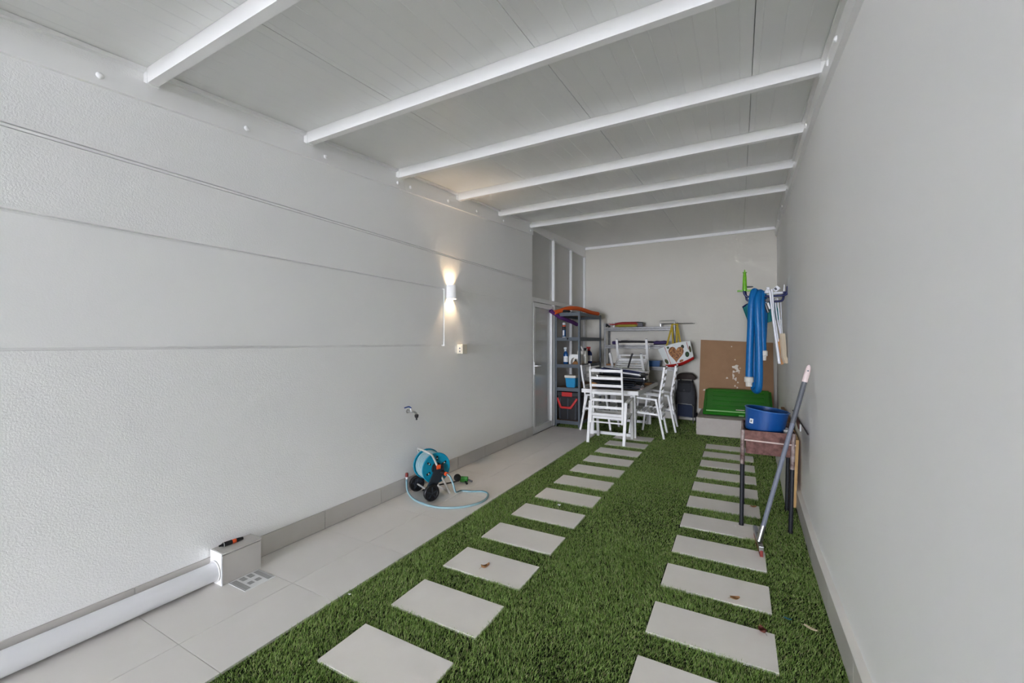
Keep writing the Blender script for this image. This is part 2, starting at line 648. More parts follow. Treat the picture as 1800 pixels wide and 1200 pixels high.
# skirting of the left wall
sk = MB().box((XL - 0.005, Y0, 0.0), (XL + 0.004, 5.775, 0.136))
skl = tag(sk.build('baseboard_left', 'white_grout'), kind='structure')
by = [0.99 + 0.573 * k for k in range(-24, 10)] 
by[-1] = 5.80
for i in range(len(by) - 1):
    MB().box((XL - 0.004, by[i] + 0.002, 0.002), (XL + 0.011, by[i + 1] - 0.002, 0.138), 0.0015).build('skirting_tile', 'tile_skirting', skl)
MB().box((XL - 0.02, 5.777, 0.0), (XL + 0.012, 5.80, 0.138)).build('skirting_end', 'tile_skirting', skl)

# right wall and its skirting with a ledge
def rpoly(off):
    return [(xr(Y0) + off, Y0), (xr(3.2) + off, 3.2), (xr(YB) + off, YB)]
a = rpoly(0)
wr = MB().prism(a + [(1.0, YB + 0.2), (1.0, Y0)], -0.1, 3.5)
wall_right = tag(wr.build('wall_right', 'smooth_wall'), kind='structure')
skr = MB()
ys_ = [Y0, 3.2, 7.0]
poly = [(xr(y) - 0.026, y) for y in ys_] + [(xr(y) + 0.01, y) for y in ys_[::-1]]
skr.prism(poly, 0.0, 0.145)
sr = tag(skr.build('baseboard_right', 'white_grout'), kind='structure')
ry = [2.143 + 0.5605 * k for k in range(-26, 9)]
for i in range(len(ry) - 1):
    ya, yb = ry[i] + 0.002, ry[i + 1] - 0.002
    MB().prism([(xr(ya) - 0.034, ya), (xr(yb) - 0.034, yb), (xr(yb) - 0.02, yb), (xr(ya) - 0.02, ya)], 0.001, 0.148).build('skirting_tile', 'tile_skirting', sr)
    MB().prism([(xr(ya) - 0.0335, ya - .0015), (xr(yb) - 0.0335, yb + .0015), (xr(yb) + 0.01, yb + .0015), (xr(ya) + 0.01, ya - .0015)], 0.1485, 0.152).build('ledge_strip', 'ledge', sr)

# back wall
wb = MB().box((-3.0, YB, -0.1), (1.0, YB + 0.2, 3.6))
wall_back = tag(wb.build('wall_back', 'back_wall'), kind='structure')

# ceiling
XS = [XL - 0.02, -1.935, -0.935, 0.065, 0.70]
def strip(x0, x1, y0, y1, dz0, dz1, mb):
    ys = [y0] + [q for q in (-0.5, 5.75) if y0 < q < y1] + [y1]
    vs_, fs_ = [], []
    for y in ys:
        z = zcl(y)
        vs_ += [(x0, y, z + dz0), (x1, y, z + dz0), (x1, y, z + dz1), (x0, y, z + dz1)]
    for i in range(len(ys) - 1):
        o = 4 * i
        fs_ += [(o, o + 1, o + 5, o + 4), (o + 1, o + 2, o + 6, o + 5), (o + 2, o + 3, o + 7, o + 6), (o + 3, o, o + 4, o + 7)]
    e = 4 * (len(ys) - 1)
    fs_ += [(3, 2, 1, 0), (e, e + 1, e + 2, e + 3)]
    mb.add(vs_, fs_)
    return mb
ceil = tag(strip(-3.0, 1.0, Y0, YB + 0.2, 0.03, 0.10, MB()).build('ceiling', 'panel_grey'), kind='structure')
for i in range(4):
    strip(XS[i] + 0.002, XS[i + 1] - 0.002, Y0, YB, 0.0, 0.04, MB()).build('ceiling_panel', 'ceiling_panel', ceil)

BY = [1.035 + 0.935 * k for k in range(-14, 6)]
for y in BY:
    z1 = zcl(y) - 0.001
    m = MB()
    b = MB()
    for (ya, yb) in ((y, y + 0.048),):
        x0, x1 = XL + 0.0, xr(y) - 0.0
        zz0, zz1 = zcl(ya), zcl(yb)
        vs_ = [(x0, ya, zz0 - .082), (x1, ya, zz0 - .082), (x1, yb, zz1 - .082), (x0, yb, zz1 - .082),
               (x0, ya, zz0 - .001), (x1, ya, zz0 - .001), (x1, yb, zz1 - .001), (x0, yb, zz1 - .001)]
        m.add(vs_, [(0, 3, 2, 1), (4, 5, 6, 7), (0, 1, 5, 4), (1, 2, 6, 5), (2, 3, 7, 6), (3, 0, 4, 7)])
    bo = m.build('beam', 'white_metal', ceil)
    for sx_, xe in ((1, XL), (-1, xr(y))):
        MB().box((min(xe, xe + sx_ * .035), y - 0.004, zz0 - .084), (max(xe, xe + sx_ * .035), y + 0.052, zz0 - 0.006)).build('end_shoe', 'white_metal', bo)

def plate(pts_xy, hgt, dz, name, thick, side):
    """edge plate following the roof slope along a list of (x, y)"""
    vs_, fs_ = [], []
    for (x, y) in pts_xy:
        z = zfb(y) + dz
        xa, xb = (x, x + side * thick)
        vs_ += [(xa, y, z), (xb, y, z), (xb, y, z + hgt), (xa, y, z + hgt)]
    for i in range(len(pts_xy) - 1):
        o = 4 * i
        fs_ += [(o, o + 1, o + 5, o + 4), (o + 1, o + 2, o + 6, o + 5), (o + 2, o + 3, o + 7, o + 6), (o + 3, o, o + 4, o + 7)]
    e = 4 * (len(pts_xy) - 1)
    fs_ += [(3, 2, 1, 0), (e, e + 1, e + 2, e + 3)]
    if side < 0:
        fs_ = [f_[::-1] for f_ in fs_]
    return MB().add(vs_, fs_).build(name, 'white_metal', ceil)
pl1 = plate([(XL, Y0), (XL, -0.5), (XL, 2.985)], 0.098, 0, 'edge_plate', 0.022, 1)
pl2 = plate([(XL, 2.989), (XL, 5.79)], 0.098, 0, 'edge_plate', 0.022, 1)
plate([(XL, Y0), (XL, -0.5), (XL, 5.75)], 0.022, 0.154, 'edge_profile', 0.030, 1)
pr1 = plate([(xr(Y0), Y0), (xr(0), -0.5), (xr(2.6), 2.6)], 0.098, 0, 'edge_plate', 0.030, -1)
pr2 = plate([(xr(2.604), 2.604), (xr(3.2), 3.2), (xr(5.75), 5.75), (xr(8.2), 8.2)], 0.098, 0, 'edge_plate', 0.030, -1)
plate([(xr(Y0), Y0), (xr(0), -0.5), (xr(3.2), 3.2), (xr(5.75), 5.75), (xr(8.3), 8.3)], 0.022, 0.154, 'edge_profile', 0.035, -1)
bk = MB().box((XL - 0.03, YB - 0.02, zcl(YB) - 0.05), (xr(YB), YB, zcl(YB) + .01), 0.003).build('edge_plate', 'white_metal', ceil)
for X in (-2.55, -1.75, -0.95, -0.15):
    MB().lathe([(0.009, 0), (0.009, 0.003), (0.005, 0.006), (0, 0.006)], 10, axisM((X, YB - 0.02, zcl(YB) - 0.028), (0, -1, 0))).build('bolt', 'bolt_white', bk)
MB().box((XL - 0.045, 5.80, zfb(5.8) + 0.10), (XL + 0.0, YB - 0.02, zfb(5.8) + 0.32)).build('edge_profile', 'white_metal', ceil)

def bolt(x, y, z, nx, par):
    MB().lathe([(0.016, 0), (0.016, 0.004), (0.012, 0.010), (0.005, 0.013), (0, 0.013)], 12, axisM((x, y, z), (nx, 0, 0))).build('bolt', 'bolt_white', par)
for y in (-0.55, 0.1, 0.85, 1.55, 2.13):
    bolt(XL + 0.022, y, zfb(y) + 0.047, 1, pl1)
for y in (2.9,):
    bolt(XL + 0.022, y, zfb(y) + 0.047, 1, pl1)
for y in (3.07, 3.66, 4.22, 4.87, 5.70):
    bolt(XL + 0.022, y, zfb(y) + 0.047, 1, pl2)
for y in (0.6, 1.4, 2.1, 2.5):
    bolt(xr(y) - 0.030, y, zfb(y) + 0.055, -1, pr1)
for y in (2.72, 3.6, 4.5, 5.4, 6.3, 7.2, 8.0):
    bolt(xr(y) - 0.030, y, zfb(y) + 0.055, -1, pr2)

# panelled partition with the door, behind the end of the left wall
XP = XL - 0.040
pt = MB().box((-3.0, 5.80, -0.1), (XP - 0.03, YB, 3.5))
part = tag(pt.build('wall_partition', 'panel_grey'), kind='structure')
ztop = zfb(6.9) + 0.03
MUL = [(6.655, 6.70), (7.50, 7.545), (8.285, YB - 0.002)]
def al(name, y0, y1, z0, z1, x1=XL, m='alu_white', par=None, x0=XP - 0.02, bev=0.003):
    return MB().box((x0, y0, z0), (x1, y1, z1), bev).build(name, m, par or part)
ye = [5.803] + [q for ab_ in MUL for q in ab_]
for i in range(3):
    a0, a1 = ye[2 * i], ye[2 * i + 1]
    al('wall_panel', a0, a1, 2.13, ztop + .3, XP, 'panel_grey', bev=0)
    if i:
        al('wall_panel', a0, a1, 0.06, 2.06, XP, 'panel_grey', bev=0)
for i, (a0, a1) in enumerate(MUL):
    al('mullion', a0, a1, 2.13, ztop + .06, XL + 0.004)
    al('mullion', a0, a1, 0.0, 2.06, XL + 0.004)
al('transom', 5.803, YB - 0.002, 2.06, 2.13, XL - 0.022)
al('sill', 6.70, YB - 0.002, 0.0, 0.06)
al('head', 5.803, YB - 0.002, ztop + 0.03, ztop + 0.10, XL - 0.02)

door = tag(MB().box((XP - 0.02, 5.815, 0.02), (XP - 0.004, 6.645, 2.05)).build('door_1', 'alu_white'), kind='structure')
MB().box((XP - 0.018, 5.803, 0.0), (XL - 0.004, 5.838, 2.06), 0.002).build('door_jamb', 'alu_white', door)
MB().box((XP - 0.018, 5.838, 0.0), (XL - 0.010, 6.655, 0.022), 0.002).build('door_threshold', 'alu_white', door)
for a0, a1 in ((5.842, 5.905), (6.56, 6.65)):
    MB().box((XP - 0.018, a0, 0.025), (XL, a1, 2.045), 0.004).build('door_stile', 'alu_white', door)
for z0_, z1_ in ((0.025, 0.105), (1.975, 2.045)):
    MB().box((XP - 0.018, 5.906, z0_), (XL - 0.002, 6.559, z1_), 0.004).build('door_rail', 'alu_white', door)
MB().box((XP - 0.012, 5.906, 0.106), (XP + 0.002, 6.559, 1.974)).build('door_pane', 'door_glass', door)
hd = MB().box((XL - 0.001, 5.86, 0.92), (XL + 0.008, 5.892, 1.12), 0.003)
hdo = hd.build('door_handle', 'bolt_white', door)
hl = MB().tube([(XL + 0.006, 5.876, 1.06), (XL + 0.05, 5.876, 1.06), (XL + 0.055, 5.89, 1.06), (XL + 0.055, 5.99, 1.06)], 0.009, 10)
hl.build('lever', 'bolt_white', hdo)
MB().lathe([(0.009, 0), (0.009, 0.014), (0, 0.014)], 12, axisM((XL + 0.006, 5.876, 0.955), (1, 0, 0))).build('lock_cylinder', 'steel', hdo)
MB().box((XL + 0.02, 5.873, 0.90), (XL + 0.024, 5.879, 0.945)).build('key', 'steel', hdo)

# plinth at the back right
plv = MB()
plv.prism([(-0.59, 7.085), (xr(7.085) + 0.02, 7.085), (xr(YB) + 0.02, YB + 0.02), (-0.59, YB + 0.02)], -0.1, 0.262)
plinth = plv.build('concrete_plinth', 'concrete')
tag(plinth, 'low pale concrete plinth in the back right corner', 'plinth', kind='structure')

# ------------------------------------------------------------------ wall fittings, left
# up-and-down wall lamp
sc = thing('wall_lamp', 'small white up and down wall lamp glowing warm beside the smooth band', 'lamp', (XL, 3.715, 1.895))
def halfshell(mb, hw, dp, z0, z1, k=18):
    outer = [(dp * math.sin(math.pi * i / k) ** 0.75 if 0 < i < k else 0.0, -hw * math.cos(math.pi * i / k)) for i in range(k + 1)]
    inner = [(x * 0.90 - 0.0, y * 0.90) for x, y in outer]
    vs_, fs_ = [], []
    for x, y in outer: vs_ += [(x, y, z0), (x, y, z1)]
    o = len(vs_)
    for x, y in inner: vs_ += [(x, y, z0), (x, y, z1)]
    for i in range(k):
        a_, b_ = 2 * i, 2 * i + 2
        fs_ += [(a_, b_, b_ + 1, a_ + 1), (o + a_, o + a_ + 1, o + b_ + 1, o + b_), (a_, o + a_, o + b_, b_), (a_ + 1, b_ + 1, o + b_ + 1, o + a_ + 1)]
    mb.add(vs_, fs_, True)
    return mb
halfshell(MB(), 0.056, 0.085, 0, 0.15).build('lamp_body', 'lamp_white', sc, local=True)
bt = MB().box((0.001, -0.045, 0.06), (0.045, 0.045, 0.09), 0.004)
bo = bt.build('lamp_holder', 'lamp_white', sc, local=True)
for zz, nm in ((0.092, 1), (0.058, -1)):
    MB().lathe([(0.020, 0), (0.020, 0.004), (0, 0.004)], 14, Matrix.Translation((0.036, 0, zz if nm > 0 else zz - 0.004))).build('led', 'lamp_glow', bo, local=True)
    ld = bpy.data.lights.new('lamp_light', 'SPOT')
    ld.energy = 0.32
    ld.color = (1.0, 0.70, 0.42)
    ld.spot_size = math.radians(100)
    ld.spot_blend = 0.9
    ld.shadow_soft_size = 0.015
    lo = bpy.data.objects.new('lamp_light', ld)
    COL.objects.link(lo)
    lo.parent = sc
    lo.location = (0.036, 0, 0.102 if nm > 0 else 0.048)
    lo.rotation_euler = (math.pi if nm > 0 else 0, math.radians(0), 0)

jb = thing('switch_box', 'small ivory surface mounted switch box below the wall lamp', 'switch', (XL, 3.90, 1.295))
MB().box((0, -0.045, 0), (0.072, 0.045, 0.105), 0.006).build('box_body', 'ivory', jb, local=True)
MB().box((0.016, -0.053, 0.010), (0.066, -0.044, 0.095), 0.003).build('cover', 'ivory', jb, local=True)
for zz in (0.028, 0.062):
    MB().lathe([(0.009, 0), (0.009, .003), (0.004, .003), (0.004, 0.001), (0, 0.001)], 14, axisM((0.041, -0.053, zz), (0, -1, 0))).build('screw_cap', 'grey_mark', jb, local=True)

# tap
tp = thing('garden_tap', 'small chrome garden tap with blue lever on the left wall', 'tap', (XL, 3.05, 0.70))
MB().tube([(0, 0, 0.065), (0.05, 0, 0.065), (0.062, 0.02, 0.062), (0.068, 0.045, 0.045), (0.070, 0.05, 0.03)], 0.010, 12, smooth_path=4).build('tap_body', 'steel', tp, local=True)
MB().lathe([(0.019, 0), (0.019, 0.006), (0.011, 0.010)], 16, axisM((0, 0, 0.065), (1, 0, 0))).build('wall_flange', 'steel', tp, local=True)
MB().tube([(0.045, 0, 0.07), (0.045, 0, 0.098)], 0.007, 10).build('valve_stem', 'steel', tp, local=True)
MB().tube([(0.045, 0.004, 0.098), (0.045, -0.02, 0.112), (0.045, -0.035, 0.116), (0.045, -0.085, 0.112)], 0.006, 8).build('lever', 'blue_lever', tp, local=True)
MB().lathe([(0, -0.032), (0.008, -0.032), (0.008, -0.012), (0.015, -0.010), (0.019, 0.004), (0.019, 0.018), (0.010, 0.024), (0, 0.024)], 16, Matrix.Translation((0.070, 0.05, 0.012))).build('hose_connector', 'black_plastic', tp, local=True)

# ------------------------------------------------------------------ drain pipe, box, grate
pipe = MB().tube([(-2.722, Y0 + .1, 0.072), (-2.722, 1.345, 0.072)], 0.053, 28)
tag(pipe.build('drain_pipe', 'pvc_white'), 'long white plastic drain pipe along the left skirting', 'pipe')
px0, px1, py0, py1 = XL + 0.012, -2.655, 1.345, 1.575
pb = thing('tiled_box', 'small tile clad box where the white drain pipe ends', 'box', (-2.72, 1.46, 0))
MB().box((px0, py0 + 0.004, 0.0), (px1 - 0.010, py1 - 0.002, 0.178)).build('box_core', 'white_grout', pb)
MB().box((px1 - 0.0098, py0 + 0.006, 0.002), (px1, py1, 0.172), 0.001).build('front_tile', 'tile_skirting', pb)
MB().box((px0, py0 + 0.006, 0.1785), (px1 + 0.003, py1 + 0.004, 0.187), 0.001).build('top_tile', 'tile_skirting', pb)
MB().box((px0, py0, 0.0), (px1 - 0.001, py0 + 0.0055, 0.186), 0.001).build('end_plaster', 'smooth_wall', pb)
MB().box((px1 - 0.004, py0 - 0.002, 0.0), (px1 + 0.002, py0 + 0.0055, 0.172), 0.001).build('edge_strip', 'pvc_white', pb)
MB().tube([(-2.722, 1.338, 0.072), (-2.722, 1.345, 0.072)], [0.064, 0.058], 24).build('sealant_ring', 'white_grout', pb)

gr = thing('drain_grate', 'rectangular metal drain grate set in the floor before the tiled box', 'grate', (-2.563, 1.467, 0))
gx0, gx1, gy0, gy1 = -2.648, -2.476, 1.378, 1.556
MB().box((gx0, gy0, 0.0), (gx1, gy1, 0.003), 0.001).build('plate', 'alu_white', gr)
for r_ in range(4):
    yc = gy0 + 0.024 + r_ * 0.043
    kk = 13
    for c_ in range(kk):
        if r_ in (1, 2) and 4 <= c_ <= 6 and random.random() < .6: continue
        if r_ in (1, 2) and c_ >= 10: continue
        xc = gx0 + 0.016 + c_ * 0.0117
        MB().box((xc - 0.0026, yc - 0.015, 0.0030), (xc + 0.0026, yc + 0.015, 0.0034)).build('slot', 'dark_grille', gr)
for yy in (gy0 + 0.004, gy1 - 0.004):
    for c_ in range(14):
        xc = gx0 + 0.010 + c_ * 0.0117
        MB().box((xc - 0.0035, yy - 0.0016, 0.0030), (xc + 0.0035, yy + 0.0016, 0.0034)).build('slot', 'dark_grille', gr)

nz = thing('hose_nozzle', 'black hose spray nozzle with orange band lying on the tiled box', 'nozzle', (-2.735, 1.45, 0.187))
Mz = axisM((-2.742, 1.375, 0.187 + 0.0135), (0.12, 1, 0.0))
MB().lathe([(0, 0), (0.006, 0), (0.006, 0.012), (0.009, 0.013), (0.009, 0.02), (0.0135, 0.022), (0.0135, 0.068), (0.012, 0.07)], 18, Mz).build('nozzle_body', 'black_plastic', nz)
MB().lathe([(0.0115, 0.07), (0.0125, 0.072), (0.0125, 0.090), (0.0115, 0.092)], 18, Mz).build('band', 'orange_plastic', nz)
MB().lathe([(0.0115, 0.092), (0.0125, 0.096), (0.009, 0.13), (0, 0.131)], 18, Mz).build('nozzle_tip', 'black_plastic', nz)
MB().lathe([(0.0137, 0.022), (0.0142, 0.023), (0.0137, 0.025)], 18, Mz).build('ring', 'white_label', nz)

# ------------------------------------------------------------------ hose reel
RA = math.atan2(-0.414, 0.91)
reel = thing('hose_reel', 'teal and black hose reel cart on two wheels beside the left wall', 'hose reel', (-2.575, 3.035, 0), (0, 0, RA))
# local x: along the axle towards the camera, local y: from the wheels to the feet
WR = 0.073
for sx_, x in ((1, 0.155), (-1, -0.155)):
    Mw = axisM((x - 0.019, 0, WR), (1, 0, 0))
    w = MB().lathe([(0.010, -0.002), (0.050, 0.003), (0.053, 0.0), (0.068, 0.0), (WR, 0.006), (WR, 0.032), (0.068, 0.038), (0.053, 0.038), (0.050, 0.034), (0.010, 0.040), (0, 0.040)], 32, Mw).build('wheel', 'black_plastic', reel, local=True)
    MB().lathe([(0.0, 0.0405), (0.010, 0.0405), (0.013, 0.038)], 12, Mw).build('hub_cap', 'charcoal_plastic', w, local=True)
    for k in range(5):
        a_ = 2 * math.pi * k / 5 + 0.3
        MB().bar((x + 0.021, 0.016 * math.cos(a_), WR + 0.016 * math.sin(a_)), (x + 0.021, 0.050 * math.cos(a_), WR + 0.050 * math.sin(a_)), 0.010, 0.008, up=(1, 0, 0)).build('spoke', 'charcoal_plastic', w, local=True)
MB().tube([(-0.135, 0, WR), (0.135, 0, WR)], 0.008, 12).build('axle', 'alu_tube', reel, local=True)
DC = Vector((0, 0.085, 0.262))
DR = 0.142
for x in (0.075, -0.115):
    Md = axisM((x, DC.y, DC.z), (1, 0, 0))
    fl = MB().lathe([(0, 0), (0.128, 0.0), (0.136, 0.004), (DR, 0.003), (DR, 0.010), (0.136, 0.013), (0.128, 0.009), (0.05, 0.012), (0, 0.012)], 48, Md).build('drum_flange', 'teal_plastic', reel, local=True)
    if x > 0:
        for k in range(6):
            a_ = 2 * math.pi * k / 6 + 0.45
            c = Vector((x + 0.0115, DC.y + 0.090 * math.cos(a_), DC.z + 0.090 * math.sin(a_)))
            d = Vector((0, math.cos(a_), math.sin(a_)))
            MB().bar(c - d * 0.020, c + d * 0.020, 0.018, 0.004, up=(1, 0, 0), bev=0.0018).build('slot', 'black_plastic', fl, local=True)
            MB().bar(c - d * 0.006 + Vector((0.0022, 0, 0)), c + d * 0.004 + Vector((0.0022, 0, 0)), 0.010, 0.002, up=(1, 0, 0)).build('slot_inset', 'white_label', fl, local=True)
        MB().lathe([(0.052, 0.010), (0.048, 0.030), (0.03, 0.036), (0, 0.036)], 28, Md).build('hub', 'black_plastic', fl, local=True)
hc = MB()
lay = []
for j, rr in enumerate((0.098, 0.112, 0.124)):
    nt_ = 11 if j < 2 else 6
    for k in range(nt_ * 20 + 1):
        t = k / (nt_ * 20)
        x = (-0.095 + 0.155 * t) if j % 2 == 0 else (0.060 - 0.155 * t)
        a_ = 2 * math.pi * nt_ * t
        lay.append((x, DC.y + rr * math.cos(a_), DC.z + rr * math.sin(a_)))
hc.tube(lay[:221], 0.0068, 6).tube(lay[221:442], 0.0068, 6)
hc.build('coiled_hose', 'hose_teal', reel, local=True)
hp = MB()
hp.tube(lay[442:], 0.0066, 6)
hp.build('coiled_hose', 'hose_pale', reel, local=True)
# frame sides
for x in (0.108, -0.145):
    m = MB()
    pl_ = [(-0.03, 0.045), (0.035, 0.055), (0.115, 0.165), (0.150, 0.24), (0.14, 0.295), (0.06, 0.30), (0.045, 0.235), (-0.005, 0.14), (-0.035, 0.085)]
    m.prism(pl_, -0.009, 0.009, M=Matrix(((0, 0, 1, x), (1, 0, 0, 0), (0, 1, 0, 0), (0, 0, 0, 1))))
    m.build('side_frame', 'charcoal_plastic', reel, local=True)
MB().box((0.117, 0.068, 0.262), (0.130, 0.108, 0.300), 0.004).build('orange_button', 'orange_plastic', reel, local=True)
MB().tube([(0.116, 0.075, 0.295), (0.110, 0.055, 0.345), (0.100, 0.03, 0.395), (0.085, 0.005, 0.415), (0.0, -0.005, 0.420), (-0.10, -0.005, 0.418), (-0.128, 0.0, 0.40), (-0.14, 0.02, 0.36), (-0.145, 0.06, 0.29)], 0.0095, 12, smooth_path=4).build('carry_handle', 'alu_tube', reel, local=True)
MB().tube([(0.105, 0.125, 0.185), (0.100, 0.19, 0.06), (0.098, 0.218, 0.010), (0.06, 0.224, 0.010), (-0.08, 0.224, 0.010), (-0.12, 0.218, 0.010), (-0.13, 0.19, 0.06), (-0.140, 0.125, 0.185)], 0.0105, 12).build('foot_bow', 'alu_tube', reel, local=True)
MB().tube([(0.118, 0.12, 0.225), (0.165, 0.135, 0.222)], 0.018, 14).build('hose_socket', 'black_plastic', reel, local=True)
cn = MB().tube([(0.150, 0.131, 0.223), (0.185, 0.142, 0.219)], 0.0175, 14).build('hose_coupling', 'orange_plastic', reel, local=True)

Rm = Matrix.Translation((-2.575, 3.035, 0)) @ Matrix.Rotation(RA, 4, 'Z')
def rl(x, y, z): return Rm @ Vector((x, y, z))
hpth = [rl(0.186, 0.142, 0.219), rl(0.212, 0.158, 0.200), rl(0.222, 0.185, 0.125), rl(0.215, 0.215, 0.050), Vector((-2.325, 3.275, 0.014)), Vector((-2.235, 3.315, 0.010)),
        Vector((-2.156, 3.362, 0.010)), Vector((-2.085, 3.355, 0.010)), Vector((-2.035, 3.29, 0.010)), Vector((-2.005, 3.18, 0.010)), Vector((-2.03, 3.06, 0.010)), Vector((-2.121, 2.935, 0.010)), Vector((-2.266, 2.860, 0.010)),
        Vector((-2.435, 2.860, 0.010)), Vector((-2.60, 2.91, 0.012)), Vector((-2.70, 2.955, 0.045)), Vector((-2.738, 2.982, 0.11)), Vector((-2.742, 2.99, 0.142))]
fh = thing('loose_hose', 'pale teal garden hose looping over the floor tiles from the reel', 'hose', (-2.3, 3.05, 0))
pp = spline(hpth, 8)
MB().tube(pp, 0.0085, 10).build('hose', 'hose_pale', fh)
def offs(sgn):
    out = []
    for i, p in enumerate(pp):
        t = (pp[min(i + 1, len(pp) - 1)] - pp[max(i - 1, 0)]).normalized()
        s_ = t.cross(Vector((0, 0, 1)))
        if s_.length < .2: s_ = Vector((1, 0, 0))
        s_.normalize()
        out.append(p + s_ * 0.0035 * sgn + s_.cross(t) * 0.0045)
    return out
MB().tube(offs(1), 0.0042, 8).build('stripe', 'hose_teal', fh)
e = pp[-1]
MB().lathe([(0.0095, 0), (0.012, 0.002), (0.012, 0.018), (0.0095, 0.02)], 16, axisM(e, (-.05, .05, 1))).build('collar', 'white_label', fh)
MB().lathe([(0.010, 0.019), (0.0145, 0.022), (0.0145, 0.042), (0.012, 0.056), (0, 0.056)], 16, axisM(e, (-.05, .05, 1))).build('connector', 'brick_red', fh)

sp = thing('hose_sprinkler', 'green and black hose fitting lying behind the reel', 'sprinkler', (-2.45, 3.50, 0))
MB().bar((-2.50, 3.50, 0.035), (-2.42, 3.53, 0.035), 0.05, 0.05, bev=0.012).build('fitting_body', 'green_nozzle', sp)
MB().lathe([(0, 0), (0.034, 0), (0.036, 0.006), (0.036, 0.022), (0.03, 0.026), (0, 0.026)], 22, axisM((-2.515, 3.475, 0.05), (0.6, -0.7, 0.5))).build('dial', 'black_plastic', sp)
for k, (a_, b_) in enumerate((((-2.42, 3.53, 0.03), (-2.375, 3.54, 0.016)), ((-2.43, 3.50, 0.02), (-2.395, 3.475, 0.010)))):
    MB().tube([a_, b_], 0.010, 10).build('spout', 'black_plastic', sp)
MB().tube([(-2.50, 3.485, 0.02), (-2.56, 3.43, 0.009), (-2.62, 3.33, 0.009), (-2.66, 3.22, 0.009), (-2.66, 3.12, 0.009)], 0.007, 8, smooth_path=5).build('feed_tube', 'black_rubber', sp)

# ------------------------------------------------------------------ grey boltless rack by the partition
RX0, RX1, RY0, RY1 = -2.775, -2.325, 6.66, 7.87
rk = thing('shelving_rack', 'tall dark grey metal shelving rack beside the door', 'shelf', (-2.55, 7.26, 0))
def angle_post(mb, x, y, sx_, sy_, z1, w=0.036, t=0.003):
    mb.box((min(x, x + sx_ * w), min(y, y + sy_ * t), 0), (max(x, x + sx_ * w), max(y, y + sy_ * t), z1))
    mb.box((min(x, x + sx_ * t), min(y, y + sy_ * w), 0), (max(x, x + sx_ * t), max(y, y + sy_ * w), z1))
    return mb
for x, sx_ in ((RX0, 1), (RX1, -1)):
    for y, sy_ in ((RY0, 1), (RY1, -1)):
        angle_post(MB(), x, y, sx_, sy_, 1.94).build('post', 'rack_grey', rk)
RZ = [0.105, 0.66, 1.055, 1.51, 1.925]
for z in RZ:
    bd = MB().box((RX0 + 0.006, RY0 + 0.006, z - 0.008), (RX1 - 0.006, RY1 - 0.006, z)).build('shelf_board', 'chipboard', rk)
    for y in (RY0 + 0.003, RY1 - 0.0055):
        MB().box((RX0 + 0.004, y, z - 0.058), (RX1 - 0.004, y + 0.0025, z + 0.001)).build('shelf_beam', 'rack_grey', rk)
    for x in (RX0 + 0.003, RX1 - 0.0055):
        MB().box((x, RY0 + 0.004, z - 0.058), (x + 0.0025, RY1 - 0.004, z + 0.001)).build('shelf_beam', 'rack_grey', rk)
MB().lathe([(0.016, 0), (0.016, 0.01), (0.010, 0.016), (0, 0.016)], 14, axisM((-2.545, RY0 + 0.002, 1.485), (0, -1, 0))).build('round_knob', 'black_plastic', rk)

# tool crate at the bottom
tc_ = thing('tool_crate', 'large black tool crate with red handle at the bottom of the grey rack', 'tool box', (-2.555, 6.90, 0.105))
def taper(mb, x0, x1, y0, y1, z0, z1, ins, bev=0.01):
    bm = bmesh.new()
    bmesh.ops.create_cube(bm, size=1)
    for v_ in bm.verts:
        k = ins if v_.co.z < 0 else 0
        sx_ = (x1 - x0 - 2 * k); sy_ = (y1 - y0 - 2 * k)
        v_.co = Vector(((x0 + x1) / 2 + v_.co.x * sx_, (y0 + y1) / 2 + v_.co.y * sy_, z0 if v_.co.z < 0 else z1))
    bmesh.ops.bevel(bm, geom=bm.edges[:], offset=bev, segments=2, affect='EDGES')
    return mb.bm(bm)
taper(MB(), -2.742, -2.375, 6.70, 7.10, 0.108, 0.505, 0.02).build('crate_body', 'black_plastic', tc_)
MB().box((-2.752, 6.690, 0.506), (-2.365, 7.11, 0.585), 0.012).build('lid', 'black_plastic', tc_)
MB().box((-2.66, 6.679, 0.508), (-2.475, 6.692, 0.582), 0.005).build('latch', 'red_plastic', tc_)
hd_ = MB()
for a_, b_ in (((-2.742, 6.684, 0.48), (-2.665, 6.676, 0.315)), ((-2.672, 6.676, 0.322), (-2.492, 6.676, 0.322)), ((-2.499, 6.676, 0.315), (-2.385, 6.684, 0.48))):
    hd_.bar(a_, b_, 0.036, 0.02, up=(0, 1, 0), bev=0.004)
hd_.build('carry_bow', 'red_plastic', tc_)
for x in (-2.70, -2.56, -2.42):
    MB().box((x - 0.012, 6.697, 0.13), (x + 0.012, 6.712, 0.48), 0.004).build('rib', 'charcoal_plastic', tc_)

cl_ = thing('cool_box', 'small bright blue cool box with cream lid on the grey rack', 'cool box', (-2.515, 6.80, 0.66))
taper(MB(), -2.605, -2.425, 6.70, 6.90, 0.661, 0.822, 0.012, 0.012).build('box_body', 'cool_blue', cl_)
MB().box((-2.615, 6.69, 0.823), (-2.415, 6.91, 0.868), 0.010).build('lid', 'cream_plastic', cl_)
MB().box((-2.602, 6.694, 0.80), (-2.428, 6.702, 0.822), 0.003).build('rim_band', 'cool_blue', cl_)

